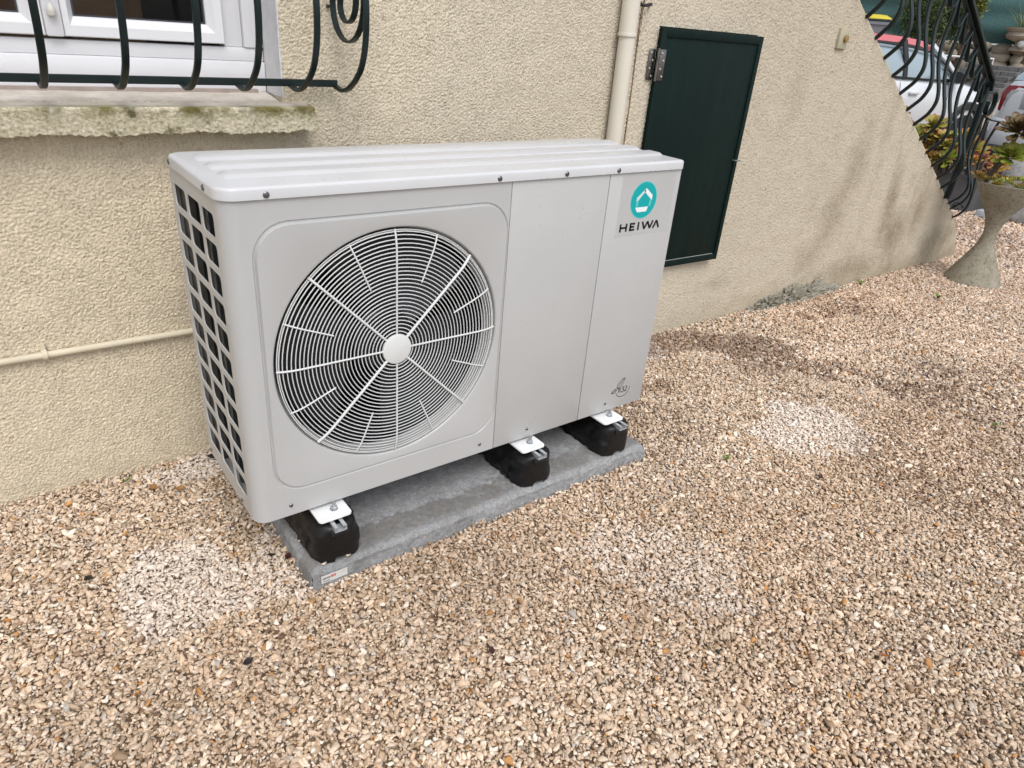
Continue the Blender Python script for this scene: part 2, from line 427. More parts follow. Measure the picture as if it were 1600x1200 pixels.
def pebble_points():
    P = []
    C0 = np.array([-.307, -1.174])
    for (sp, size, r0, r1, zo) in ((.0080, .0094, 0, 2.7, -.0025), (.0082, .0097, 0, 2.7, .0025), (.0150, .0112, 0, 2.7, .0070),
                                   (.0118, .0132, 2.6, 5.2, .000), (.0125, .0136, 2.6, 5.2, .005), (.021, .0220, 5.0, 9.0, .001), (.024, .0225, 5.0, 9.0, .007)):
        n = int((r1 * 2 + 2) / sp)
        ax = np.arange(-1.9, r1 + .3, sp); ay = np.arange(-1.7, min(r1, 4.5), sp)
        x, y = np.meshgrid(ax, ay, indexing='ij'); x = x.ravel(); y = y.ravel()
        dx, dy = x - C0[0], y - C0[1]; r = np.hypot(dx, dy); az = np.degrees(np.arctan2(dy, dx))
        k = (r < r1) & (r >= r0) & (az > -14) & (az < 122) & ((y < YW + .012) | ((x > 4.45) & (r > 3)))
        k &= ~((x > .13) & (x < 1.07) & (y > .0) & (y < .36))
        # thin out outside the field of view (keeps a margin for a step aside)
        k &= ~((az < 0) & (r > 2.9)) & ~((az < 7) & (r > 4.5)) & (r > .55) & ~((y > .62) & (az > 34)) & ~((r > 1.9) & (y > YW - .02 + (x - 4.7)) & (x < 4.7) & (y > YW + .012))
        x, y = x[k], y[k]; m = len(x)
        x = x + rng.uniform(-.5, .5, m) * sp; y = y + rng.uniform(-.5, .5, m) * sp
        s = size * np.clip(rng.lognormal(0, .34, m), .5, 2.0)
        z = gz(x, y) + zo + rng.uniform(-.002, .002, m)
        P.append(np.stack([x, y, z, s, np.full(m, zo)], 1))
    return np.concatenate(P)
PP = pebble_points()
_k = 300; _x = np.concatenate([rng.uniform(.06, 1.13, 60), rng.uniform(.070, .090, 40), rng.uniform(-.9, 1.5, 110), rng.uniform(1.5, 4.5, 90)])
_y = np.concatenate([rng.uniform(-.080, -.064, 60), rng.uniform(-.06, .3, 40), YW - rng.uniform(.004, .02, 200)])
PP = np.concatenate([PP, np.stack([_x, _y, rng.uniform(.001, .008, _k), rng.uniform(.008, .014, _k), np.full(_k, .01)], 1)])
x, y = PP[:, 0], PP[:, 1]; n = len(PP)
# colour of every pebble
pal = np.array([(.60, .465, .345), (.70, .575, .455), (.51, .38, .265), (.64, .52, .405), (.77, .69, .60), (.56, .475, .39), (.32, .22, .145), (.46, .425, .39), (.50, .26, .09), (.15, .09, .06)])
wts = np.array([.22, .21, .13, .18, .11, .07, .035, .025, .012, .008])
ci = rng.choice(len(pal), n, p=wts / wts.sum())
pc = pal[ci] * rng.uniform(.80, 1.12, (n, 1))
nz = lambda s, k: vnoise(x + 7, y + 7, s, k)
wob = (nz(6, 1) - .5) * .22 + (nz(16, 2) - .5) * .16 + (nz(40, 4) - .5) * .08
def blob(cx, cy, rx, ry, rot=0):
    c, s_ = math.cos(R(rot)), math.sin(R(rot)); u = ((x - cx) * c + (y - cy) * s_) / rx; v = (-(x - cx) * s_ + (y - cy) * c) / ry
    return np.clip((1.0 - np.hypot(u, v) + wob / min(rx, ry) * .55) / .20, 0, 1)
white = np.maximum.reduce([blob(1.74, -.20, .25, .15, -52), blob(1.62, -.22, .15, .13, -40), blob(-.14, .105, .105, .105) * .95, blob(.83, -.41, .16, .115, -50) * .62,
                           blob(.04, .10, .05, .10) * .7, blob(.05, .53, .28, .05, -2) * .75, blob(-.45, .54, .25, .04) * .5, blob(1.55, .50, .14, .06, -5) * .85, blob(.62, -.62, .1, .06) * .3, blob(1.22, -.10, .1, .07) * .25])
white = np.where(rng.random(n) < white * 1.15, rng.uniform(.55, 1.0, n) * np.clip(white + .35, 0, 1), 0)
pc = pc * (1 - white[:, None] * .74) + np.array([.76, .715, .675]) * white[:, None] * .74
dark = np.maximum.reduce([blob(2.10, .34, .26, .14, -35), blob(1.88, .46, .16, .06, -20), blob(2.12, .12, .20, .10, -40) * .8, blob(1.45, .28, .14, .08, -20) * .7, blob(2.42, -.25, .13, .07, -20) * .8, blob(2.72, -.25, .18, .06, -20) * .7, blob(2.95, .42, .35, .07) * .6])
dark = np.maximum(dark, np.clip((nz(1.7, 5) - .68) * 2.6, 0, .3) * (x > 1.1))
dark = np.where(rng.random(n) < dark * .95, rng.uniform(.35, 1, n), 0)
pc = pc * (1 - dark[:, None] * .85) + np.array([.16, .088, .056]) * dark[:, None] * .85
low = np.clip((.001 - PP[:, 4]) / .004, 0, 1)
far = np.clip((x - 1.6) / 3, 0, 1)[:, None]                       # the gravel by the stairs is a pinker lot
pc = pc * np.array([.95, .925, .885]) * (1 - far) + pc * np.array([.94, .885, .855]) * far
rust = np.clip((nz(2.3, 21) - .45) * 2.2, 0, 1) * rng.random(n) * .55                      # drifts of browner stones
pc = pc * (1 - rust[:, None]) + pc * np.array([.80, .66, .52]) * rust[:, None]
pc *= (0.98 + .26 * nz(3.1, 9))[:, None]; pc = np.minimum(pc, .88)
pm_ = bpy.data.meshes.new('gravel')
pm_.vertices.add(n); pm_.vertices.foreach_set('co', PP[:, :3].astype(np.float32).ravel())
at = pm_.attributes.new('pcol', 'FLOAT_COLOR', 'POINT'); at.data.foreach_set('color', np.concatenate([np.clip(pc, .01, .9), np.ones((n, 1))], 1).astype(np.float32).ravel())
rot = np.stack([rng.normal(0, .45, n), rng.normal(0, .45, n), rng.uniform(0, 6.28, n)], 1)
at = pm_.attributes.new('prot', 'FLOAT_VECTOR', 'POINT'); at.data.foreach_set('vector', rot.astype(np.float32).ravel())
at = pm_.attributes.new('pscl', 'FLOAT', 'POINT'); at.data.foreach_set('value', PP[:, 3].astype(np.float32))
at = pm_.attributes.new('pidx', 'INT', 'POINT'); at.data.foreach_set('value', rng.integers(0, 12, n).astype(np.int32))
gravel = link('gravel', pm_, M_peb, smooth=0)
tag(gravel, 'loose wet beige and brown gravel stones covering the yard', 'gravel', kind='stuff')
ng = bpy.data.node_groups.new('scatter_pebbles', 'GeometryNodeTree')
ng.interface.new_socket('Geometry', in_out='INPUT', socket_type='NodeSocketGeometry'); ng.interface.new_socket('Geometry', in_out='OUTPUT', socket_type='NodeSocketGeometry')
gi = ng.nodes.new('NodeGroupInput'); go = ng.nodes.new('NodeGroupOutput')
ci_ = ng.nodes.new('GeometryNodeCollectionInfo'); ci_.inputs['Collection'].default_value = pebs; ci_.inputs['Separate Children'].default_value = True; ci_.inputs['Reset Children'].default_value = True
ip = ng.nodes.new('GeometryNodeInstanceOnPoints'); ip.inputs['Pick Instance'].default_value = True
def attr(nm, ty):
    a = ng.nodes.new('GeometryNodeInputNamedAttribute'); a.data_type = ty; a.inputs['Name'].default_value = nm; return a.outputs['Attribute']
ng.links.new(gi.outputs[0], ip.inputs['Points']); ng.links.new(ci_.outputs[0], ip.inputs['Instance'])
ng.links.new(attr('pidx', 'INT'), ip.inputs['Instance Index'])
e2r = ng.nodes.new('FunctionNodeEulerToRotation'); ng.links.new(attr('prot', 'FLOAT_VECTOR'), e2r.inputs[0]); ng.links.new(e2r.outputs[0], ip.inputs['Rotation'])
ng.links.new(attr('pscl', 'FLOAT'), ip.inputs['Scale'])
ng.links.new(ip.outputs[0], go.inputs[0])
md = gravel.modifiers.new('scatter', 'NODES'); md.node_group = ng
print('pebbles', n)

# ------------------------------------------------------------------ walls
def fftnoise(N, dx, lam, bw, seed):
    r_ = np.random.default_rng(seed); f = np.fft.fftfreq(N, dx); k = np.hypot(*np.meshgrid(f, f, indexing='ij')); k0 = 1 / lam
    a = np.fft.fft2(r_.normal(size=(N, N))) * np.exp(-((k - k0) / (bw * k0)) ** 2); q = np.real(np.fft.ifft2(a)); return q / q.std()
_N, _dx = 1400, .0014
_T = fftnoise(_N, _dx, .0088, .7, 1); _T2 = fftnoise(_N, _dx, .0056, .45, 2); _T3 = fftnoise(_N, _dx, .16, .7, 3)
_T = .50 * _T + .80 * _T2
def stucco_h(x, z):
    i = np.round(x / _dx).astype(int) % _N; j = np.round(z / _dx).astype(int) % _N
    t = _T[i, j]
    return np.where(t > 0, 1.1 * np.tanh(t * .9), 1.3 * t) * .00150 + _T3[i, j] * .0005
WX0, WX1, WZ0, WZ1 = -.545, .329, .905, 2.15          # window opening
JX = 1.5060                                         # joint between house and stair wall
def axis(*segs): return np.unique(np.round(np.concatenate(segs), 5))
xs = axis(np.linspace(-3.2, -1.5, 30), np.arange(-1.5, -.60, .0045), np.arange(-.60, JX - .002, .0025), [WX0, WX1, JX - .0017])
zs = axis(np.arange(-.03, 1.24, .0025), np.arange(1.24, 1.5, .006), np.linspace(1.5, 3.3, 20), [-.06], [WZ0, WZ1])
A, B = np.meshgrid(xs, zs, indexing='ij')
xm = (A[:-1, :-1] + A[1:, 1:]) / 2; zm = (B[:-1, :-1] + B[1:, 1:]) / 2
keep = ~((xm > WX0) & (xm < WX1) & (zm > WZ0) & (zm < WZ1))
wall = root('house_wall', 'beige roughcast house wall behind the heat pump', 'wall', (-1.0, YW, 0))
def wallpart(name, A, Y, B, keep, par):
    o = OFF[par]
    return link(name, grid_mesh(name, A - o[0], Y - o[1], B - o[2], keep), M_stucco_local(o), par, 179, o)
def M_stucco_local(o):
    key = 'stucco%.2f' % o[0]
    if key not in MATS:
        m = M_stucco.copy(); m.name = 'roughcast_render_' + ('house' if o[0] < 0 else 'stairs')
        # shift object coordinates back to world so the weathering sits where it belongs
        t = m.node_tree; tc = [n_ for n_ in t.nodes if n_.type == 'TEX_COORD'][0]
        mp = t.nodes.new('ShaderNodeMapping'); mp.inputs['Location'].default_value = o
        outs = [(l_.to_socket) for l_ in t.links if l_.from_node == tc]
        for s_ in outs: t.links.new(mp.outputs[0], s_)
        t.links.new(tc.outputs['Object'], mp.inputs[0]); MATS[key] = m
    return MATS[key]
wallpart('render_face', A, YW - stucco_h(A, B), B, keep, wall)
mb = MB()
for (a, b, c, e) in ((-3.2, WX0, -.06, 3.3), (WX1, JX - .0025, -.06, 3.3), (WX0, WX1, -.06, WZ0 - .03), (WX0, WX1, WZ1, 3.3)):
    mb.box(a, b, YW + .006, YW + .30, c, e)
mb.build('masonry', M_stucco_local(OFF[wall]), wall, smooth=0)
# painted reveals of the window opening
mb = MB(); mb.box(WX1 - .001, WX1 + .003, YW - .001, YW + .102, .915, WZ1); mb.build('reveal', pm('white_masonry_paint', (.66, .655, .66), .85, var=.15, vs=20, bump=(300, .5, .002)), wall)
mb = MB(); mb.box(WX0 - .003, WX0 + .001, YW - .001, YW + .102, .915, WZ1); mb.build('reveal', MATS['white_masonry_paint'], wall)

# staircase with its rendered side wall
def stair_top(x): return 1.3036 + (x - 2.7501) * (.2384 - 1.3036) / (4.5066 - 2.7501)
xs = axis(np.arange(JX + .0017, 4.72, .0036), [JX + .0017])
zs = axis(np.arange(-.03, 1.40, .0036), [-.06], np.linspace(1.40, 2.2, 8))
A, B = np.meshgrid(xs, zs, indexing='ij')
DX0, DX1, DZ0, DZ1 = 1.622, 2.140, .305, 1.128
# clamp to the outline of the flank
endx = lambda z: 4.5066 + .19 * np.sin(np.clip((.2384 - z) / .26, 0, 1) * 1.45)
Bc = np.minimum(B, np.maximum(stair_top(np.minimum(A, 4.5066)), 0)); 
Ac = np.minimum(A, endx(Bc))
dz = Bc[:, 1:] - Bc[:, :-1]; dxx = Ac[1:, :] - Ac[:-1, :]
keep = ((dz[:-1] > 1e-5) | (dz[1:] > 1e-5)) & ((dxx[:, :-1] > 1e-5) | (dxx[:, 1:] > 1e-5))
stairs = root('outdoor_staircase', 'rendered outdoor staircase with sloping side wall, right of the drainpipe', 'staircase', (3.0, YW, 0))
edge = np.clip((np.maximum(stair_top(np.minimum(A, 4.5066)), .0) - Bc) / .012, 0, 1)
Yf = YW - stucco_h(Ac, Bc) + .006 * (1 - edge) ** 2 + .05 * np.clip((Ac - endx(Bc) + .05) / .05, 0, 1) ** 3 * (Bc < .26)
wallpart('render_face', Ac, Yf, Bc, keep, stairs)
prof = [(JX + .004, -.06), (4.66, -.06), (4.655, .0), (4.62, .10), (4.56, .18), (4.49, .236), (2.75, 1.291), (1.52, 2.04), (JX + .004, 2.04)]
MB().prism(prof, YW + .004, YW + .15).build('flank', M_stucco_local(OFF[stairs]), stairs, smooth=0)
MB().prism(prof, YW + 1.15, YW + 1.30).build('flank', M_stucco_local(OFF[stairs]), stairs, smooth=0)
for k in range(8):
    xa = 4.45 - .285 * k
    MB().box(max(xa - .305, 1.52), xa, YW + .1505, YW + 1.1495, .0 if k == 0 else .17 * k - .02, .17 * (k + 1) - .02).build('step', M_conc, stairs, smooth=0, bevel=.008)

# broken footing where the render has fallen off
def lump(name, m, parent, c, s, seed, n=3, amp=.25, fq=3.0, cat=None):
    bm = bmesh.new(); bmesh.ops.create_icosphere(bm, subdivisions=n, radius=1)
    from mathutils import noise as mn
    for v in bm.verts:
        d = v.co.normalized(); h = 1 + amp * mn.noise(d * fq * .6 + Vector((seed * 3.1, seed, 0))) + amp * .6 * mn.noise(d * fq * 1.7 + Vector((0, seed * 2.3, 5)))
        h += amp * .3 * mn.noise(d * fq * 4.5 + Vector((9, seed, 5)))
        v.co = Vector((d.x * s[0] * h, d.y * s[1] * h, d.z * s[2] * h))
    me = bpy.data.meshes.new(name); bm.to_mesh(me); bm.free()
    o_ = OFF.get(parent, (0, 0, 0)) if parent else (0, 0, 0)
    o = link(name, me, m, parent, 60, o_); o.location = Vector(c) - Vector(o_)
    return o
M_footing = mat_stone('exposed_footing', (.46, .43, .35), (.30, .28, .22), 40, (.12, .11, .08))
for k, (cx, cz, sx, sz) in enumerate(((2.68, -.010, .12, .050), (2.83, .002, .13, .060), (2.99, .0, .13, .055), (3.15, -.008, .12, .035), (2.57, -.02, .09, .035), (2.76, -.02, .10, .05), (2.91, -.02, .11, .055))):
    lump('footing_stone', M_footing, stairs, (cx, YW - .002, cz), (sx, .040, sz), k + 1, 5, .55, 6.5)

# ------------------------------------------------------------------ heat pump
W, D, Z0, Z1 = 1.118, .3255, .165, .8235
hp = root('heat_pump', 'light grey outdoor heat pump with large round fan grille on a concrete slab', 'heat pump', (W / 2, D / 2, Z0))
RC = .030
CX, CZ, RF = .3155, .5018, .2543
# front sheet with the round opening and raised surround, folded round the left corner
X0, X1 = RC, .5888
PX0, PX1, PZ0, PZ1, PR = .0475, .5835, .2265, .7815, .062
def rrect(a, x0, x1, z0, z1, r):
    ca, sa = math.cos(a), math.sin(a); lo, hi = 0, 1.0
    mx, mz, hx, hz = (x0 + x1) / 2, (z0 + z1) / 2, (x1 - x0) / 2, (z1 - z0) / 2
    for _ in range(40):
        t = (lo + hi) / 2; px, pz = CX + t * ca - mx, CZ + t * sa - mz
        qx, qz = abs(px) - hx + r, abs(pz) - hz + r
        sdv = math.hypot(max(qx, 0), max(qz, 0)) + min(max(qx, qz), 0) - r
        if sdv > 0: hi = t
        else: lo = t
    return CX + lo * ca, CZ + lo * sa
angs = sorted(set([round(2 * math.pi * k / 160, 6) for k in range(160)] + [round(math.atan2(z - CZ, x - CX) % (2 * math.pi), 6) for x in (X0, X1) for z in (Z0, Z1)]))
def praise(z): return -(.0012 + .0052 * max(0, min(1, (z - PZ0) / (PZ1 - PZ0))))
rings = []
for kind in range(12):
    ring = []
    for a in angs:
        if kind == 0: x, z = rrect(a, X0, X1, Z0, Z1, 1e-5); y = .006
        elif kind == 1: x, z = rrect(a, X0, X1, Z0, Z1, 1e-5); y = 0
        elif kind == 2: x, z = rrect(a, PX0 - .004, PX1 + .004, PZ0 - .004, PZ1 + .004, PR + .004); y = 0
        elif kind == 3: x, z = rrect(a, PX0 - .0015, PX1 + .0015, PZ0 - .0015, PZ1 + .0015, PR + .0015); y = .0030
        elif kind == 4: x, z = rrect(a, PX0, PX1, PZ0, PZ1, PR); y = .0026
        elif kind == 5: x, z = rrect(a, PX0 + .0026, PX1 - .0026, PZ0 + .0026, PZ1 - .0026, PR - .0026); y = praise(z)
        elif kind == 6: r_ = RF + .004; x, z = CX + r_ * math.cos(a), CZ + r_ * math.sin(a); y = praise(z)
        else:
            r_, dy = {7: (RF + .001, .0008), 8: (RF - .001, .003), 9: (RF - .002, .012), 10: (RF - .008, .022), 11: (RF - .011, .040)}[kind]
            x, z = CX + r_ * math.cos(a), CZ + r_ * math.sin(a); y = (praise(z) if kind < 9 else -.004) + dy
        ring.append((x, y, z))
    rings.append(ring)
mb = MB(); mb.loft(rings, caps=False)
cor = [(RC - RC * math.sin(t), RC - RC * math.cos(t)) for t in np.linspace(0, math.pi / 2, 9)]
mb.loft([[(x, y, Z0) for x, y in cor], [(x, y, Z1) for x, y in cor]], close=False)
mb.build('front_panel', M_unit, hp, smooth=28)
MB().box(.5908, .8715, 0, .006, Z0, Z1).build('front_panel', M_unit, hp, bevel=.0008)
MB().box(.8737, W, 0, .006, Z0, Z1).build('front_panel', M_unit, hp, bevel=.0008)
MB().box(W - .003, W, .0065, D, Z0, Z1).build('side_panel', M_unit, hp, bevel=.0008)
MB().box(.004, W - .004, D - .003, D, Z0, Z1).build('back_panel', M_unit, hp)
MB().box(.006, W - .005, .012, D - .004, Z0 - .002, Z0 + .006).build('base_pan', M_unit, hp)
MB().box(.594, .600, .010, D - .004, Z0 + .006, Z1).build('partition', M_dark, hp)
MB().box(.592, W - .004, .0075, .009, Z0 + .006, Z1).build('inner_liner', M_dark, hp)

# left side panel: 3 x 11 openings
cols = [(.045, .117), (.1295, .2105), (.223, .303)]
rows = [(.7935 - .0546 * i - .0425, .7935 - .0546 * i) for i in range(11)]
ye = [RC] + [(cols[i][1] + cols[i + 1][0]) / 2 for i in range(2)] + [D]
ze = [Z1] + [(rows[i][0] + rows[i + 1][1]) / 2 for i in range(10)] + [Z0]
mb = MB()
for i in range(3):
    for j in range(11):
        y0, y1, z1, z0 = ye[i], ye[i + 1], ze[j], ze[j + 1]
        a0, a1 = cols[i]; b0, b1 = rows[j]; r_ = .008
        hole, cell = [], []
        my, mz = (a0 + a1) / 2, (b0 + b1) / 2
        for (cy, cz, ang) in ((a1 - r_, b1 - r_, 0), (a0 + r_, b1 - r_, 90), (a0 + r_, b0 + r_, 180), (a1 - r_, b0 + r_, 270)):
            for t in (0, 45, 90):
                q = R(ang + t); hole.append((cy + r_ * math.cos(q), cz + r_ * math.sin(q)))
        cell = [(y1, b1 - r_), (y1, z1), (a1 - r_, z1), (a0 + r_, z1), (y0, z1), (y0, b1 - r_), (y0, b0 + r_), (y0, z0), (a0 + r_, z0), (a1 - r_, z0), (y1, z0), (y1, b0 + r_)]
        mb.loft([[(0.0, p[0], p[1]) for p in cell], [(0.0, p[0], p[1]) for p in hole], [(.0010, my + (p[0] - my) * .985, mz + (p[1] - mz) * .975) for p in hole], [(.0022, my + (p[0] - my) * .98, mz + (p[1] - mz) * .965) for p in hole]], caps=False)
mb.build('side_grille', M_unit, hp, smooth=30)
# finned coil behind it and across the back
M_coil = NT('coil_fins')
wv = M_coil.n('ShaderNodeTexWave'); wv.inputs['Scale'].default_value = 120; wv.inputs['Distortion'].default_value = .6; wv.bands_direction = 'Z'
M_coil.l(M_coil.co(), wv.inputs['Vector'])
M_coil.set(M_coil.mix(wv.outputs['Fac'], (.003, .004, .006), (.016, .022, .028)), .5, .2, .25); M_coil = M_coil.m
coil = MB().box(.026, .050, .035, D - .02, Z0 + .01, Z1 - .01).build('coil', M_coil, hp)
MB().box(.052, .588, D - .045, D - .02, Z0 + .01, Z1 - .01).build('coil', M_coil, hp)
for yy in (.150, .1585):
    MB().box(.018, .0255, yy, yy + .004, Z0 + .01, Z1 - .01).build('coil_bracket', pm('zinc_strip', (.16, .19, .21), .35, metal=.8, var=.3, vs=30), hp)
MB().box(.012, .0253, .262, .318, Z0 + .01, Z1 - .01).build('corner_post', pm('olive_grey_post', (.075, .073, .062), .6), hp)

# lid
def lid_ring(z, ins, rl):
    x0, x1, y0, y1 = -.004 + ins, W + .003 - ins, -.005 + ins, D + .004 - ins
    pts = []
    for (cx, cy, a0, r_) in ((x0 + rl[0], y0 + rl[0], 180, rl[0]), (x1 - rl[1], y0 + rl[1], 270, rl[1]), (x1 - rl[1], y1 - rl[1], 0, rl[1]), (x0 + rl[0], y1 - rl[0], 90, rl[0])):
        for t in np.linspace(0, 90, 9): q = R(a0 + t); pts.append((cx + r_ * math.cos(q), cy + r_ * math.sin(q), z))
    return pts
LZ = .8458
rl = lambda i: (max(RC + .004 - i, .004), max(.010 - i * .6, .003))
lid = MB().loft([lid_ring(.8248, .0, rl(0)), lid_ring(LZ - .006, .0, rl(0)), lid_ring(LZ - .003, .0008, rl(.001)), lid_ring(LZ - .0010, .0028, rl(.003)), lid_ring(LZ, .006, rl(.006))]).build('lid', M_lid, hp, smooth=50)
for cy in (.252, .172, .092):
    x0, x1, y0, y1 = .030, W - .004, cy - .027, cy + .027
    ringf = lambda i, z: [(x0 + i, y0 + i * .8, z), (x1 - i * .4, y0 + i * .8, z), (x1 - i * .4, y1 - i * .8, z), (x0 + i, y1 - i * .8, z)]
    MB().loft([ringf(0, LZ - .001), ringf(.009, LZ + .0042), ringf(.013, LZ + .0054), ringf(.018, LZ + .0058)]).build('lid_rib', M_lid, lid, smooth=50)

def screw(c, axis, par, r_=.0046):
    s = -1
    prof = [(r_ * 1.15, 0), (r_ * 1.15, s * .0008), (r_, s * .0012), (r_ * .8, s * .0026), (r_ * .35, s * .0030), (r_ * .30, s * .0016), (.0002, s * .0014)]
    MB().lathe(prof, c, 14, axis).build('screw', M_screw, par)
for xx in (.0753, .5531, .7338, .892): screw((xx, -.005, .8322), 'Y', hp, .0050)
for xx in (.0735, .5475, .6952, .9723): screw((xx, 0, .190), 'Y', hp, .0038)
for yy in (.2983, .0698): screw((-.004, yy, .8330), 'X', hp, .0050)
for yy in (.3100, .0864): screw((0, yy, .1762), 'X', hp, .0038)

# fan guard
def gy_(r_):
    t = max(0, (r_ - .205) / .042); return -.0075 + .008 * t * t
guard = MB().lathe([(.0005, -.0128), (.030, -.0128), (.0322, -.0118), (.0328, -.0100), (.0328, -.0070), (.0005, -.0065)], (CX, 0, CZ), 40, 'Y').build('fan_guard', M_wire, hp, smooth=40)
rr = [.0385 + .00795 * k for k in range(26)] + [.2435, .2468]
for k, r_ in enumerate(rr):
    yy = gy_(min(r_, .247)); wr = .0012 if k < 26 else .0013
    nseg = 40 if k < 8 else 80
    pts = [(CX + r_ * math.cos(t), yy, CZ + r_ * math.sin(t)) for t in np.linspace(0, 2 * math.pi, nseg, endpoint=False)]
    MB().tube(pts, wr, 6, closed=True).build('guard_ring', M_wire, guard, smooth=60)
for k in range(8):
    a = R(90 + 45 * k); thick = .0026 if k % 2 else .0021
    if k in (3, 7): thick = .0031
    pts = [(CX + q * math.cos(a), gy_(min(q, .247)) - .0018, CZ + q * math.sin(a)) for q in [.030, .1, .16, .2, .22, .235, .246, .249]]
    MB().tube(pts, thick, 8).build('guard_spoke', M_wire, guard, smooth=60)
    a += R(22.5)
    pts = [(CX + q * math.cos(a), gy_(min(q, .247)) - .0015, CZ + q * math.sin(a)) for q in [.147, .18, .2, .22, .235, .246]]
    MB().tube(pts, .0017, 8).build('guard_spoke', M_wire, guard, smooth=60)
# fan
fan = MB().lathe([(.0005, .045), (.06, .045), (.068, .052), (.07, .10), (.0005, .10)], (CX, 0, CZ), 36, 'Y').build('fan', M_fan, hp)
for k in range(3):
    ring1 = []
    vs, fs = [], []
    for i, q in enumerate(np.linspace(.066, .232, 8)):
        for j, t in enumerate(np.linspace(0, 1, 7)):
            a = R(120 * k + 20 + 88 * t + 18 * (q / .232) * (1 if t > .5 else .5)); yy = .048 + .055 * t + .01 * math.sin(t * 3.1)
            vs.append((CX + q * math.cos(a), yy, CZ + q * math.sin(a)))
    for i in range(7):
        for j in range(6): a = i * 7 + j; fs.append((a, a + 1, a + 8, a + 7))
    m_ = len(vs); vs += [(p[0], p[1] + .004, p[2]) for p in vs]; fs += [tuple(reversed([q + m_ for q in f])) for f in fs]
    b = MB().add(vs, fs).build('fan_blade', M_fan, fan, smooth=60)
MB().lathe([(RF - .0105, .0358), (RF - .0125, .0358), (RF - .0135, .15), (RF - .0105, .15)], (CX, 0, CZ), 64, 'Y', caps=False).build('fan_shroud', M_fan, hp)

# prints on the right panel
def strokes(mb, pl, w_, y0, y1):
    for a, b in zip(pl[:-1], pl[1:]):
        dx, dz_ = b[0] - a[0], b[1] - a[1]; L = math.hypot(dx, dz_); nx, nz_ = -dz_ / L * w_ / 2, dx / L * w_ / 2
        mb.prism([(a[0] + nx, a[1] + nz_), (b[0] + nx, b[1] + nz_), (b[0] - nx, b[1] - nz_), (a[0] - nx, a[1] - nz_)], y0, y1)
MB().prism([(.9150, .6700), (1.1000, .6700), (1.1000, .8180), (.9150, .8180)], -.0003, .0003).build('sticker_film', M_unit, hp, smooth=0)
LX, LZc, LR = .9962, .7555, .0455
disc = [(LX + LR * math.cos(t), LZc + LR * math.sin(t)) for t in np.linspace(0, 2 * math.pi, 56, endpoint=False)]
disc2 = [(LX + (LR - .0022) * math.cos(t), LZc + (LR - .0022) * math.sin(t)) for t in np.linspace(0, 2 * math.pi, 56, endpoint=False)]
logo = MB().prism(disc, -.0006, 0).build('logo_disc', M_teal2, hp, smooth=0)
MB().prism(disc2, -.0008, -.0005).build('logo_field', M_teal, logo, smooth=0)
q = lambda l: [(LX + a * LR * 1.12, LZc + b * LR * 1.12) for a, b in l]
for nm, m_, pl in (('logo_roof', M_printw, [(.08, .56), (.55, .21), (.55, -.03), (.46, .03), (-.06, .43)]), ('logo_roof', M_printw2, [(.0, .52), (-.12, .42), (-.50, .13), (-.50, -.08), (-.36, .03), (-.02, .36), (.06, .42)]),
                   ('logo_wall', M_teal2, [(-.50, -.11), (-.36, .0), (-.36, -.28), (-.50, -.34)]), ('logo_wall', M_teal2, [(.42, .03), (.55, -.06), (.50, -.34), (.36, -.30)]),
                   ('logo_base', M_printw, [(-.52, -.33), (.36, -.33), (.27, -.56), (-.36, -.56)])):
    MB().prism(q(pl), -.0011, -.0007).build(nm, m_, logo, smooth=0)
T0, TB, TH = .9270, .6815, .0200
word = MB()
t_ = lambda l: [(T0 + a, TB + b * TH) for a, b in l]
sw = .0060
for pl in ([(.0022, 0), (.0022, 1)], [(.0225, 0), (.0225, 1)], [(.0022, .5), (.0225, .5)], [(.0365, 0), (.0365, 1)], [(.0345, .88), (.052, .88)], [(.0345, .5), (.050, .5)], [(.0345, .12), (.052, .12)],
           [(.0645, 0), (.0645, 1)], [(.0775, 1), (.0865, .06)], [(.0865, .06), (.0965, .95)], [(.0965, .95), (.1065, .06)], [(.1065, .06), (.1155, 1)], [(.1180, 0), (.1285, .96)], [(.1285, .96), (.1395, 0)]):
    strokes(word, t_(pl), sw if abs(pl[0][1] - pl[1][1]) > .01 else .0050, -.0006, -.0002)
word.build('brand_lettering', M_black, hp, smooth=0)
MB().prism(t_([(.126, .28), (.131, .28), (.1285, .52)]), -.0006, -.0002).build('lettering_accent', M_teal, hp, smooth=0)
r32 = MB()
ox, oz = 1.0320, .2200
P2 = lambda l: [(ox + a, oz + b) for a, b in l]
arc = P2([(.0265 * math.cos(t) + .004, .022 * math.sin(t) - .0005) for t in np.linspace(R(198), R(372), 26)])
strokes(r32, arc, .0013, -.0005, 0)
leaf1 = [(-.020, .008), (-.0185, .020), (-.008, .031), (.006, .036), (.003, .024), (-.006, .012), (-.017, .006), (-.020, .008)]
leaf2 = [(-.022, .005), (-.027, .0075), (-.034, .003), (-.040, -.004), (-.032, -.005), (-.026, -.004), (-.022, .001), (-.022, .005)]
for lf in (leaf1, leaf2): strokes(r32, [(p.x, p.y) for p in catmull([(a + ox, b + oz, 0) for a, b in lf], 5)], .0014, -.0005, 0)
strokes(r32, P2([(-.018, .007), (-.010, .020), (.004, .034)]), .0012, -.0005, 0); strokes(r32, P2([(-.022, .003), (-.030, .001), (-.039, -.004)]), .0012, -.0005, 0)
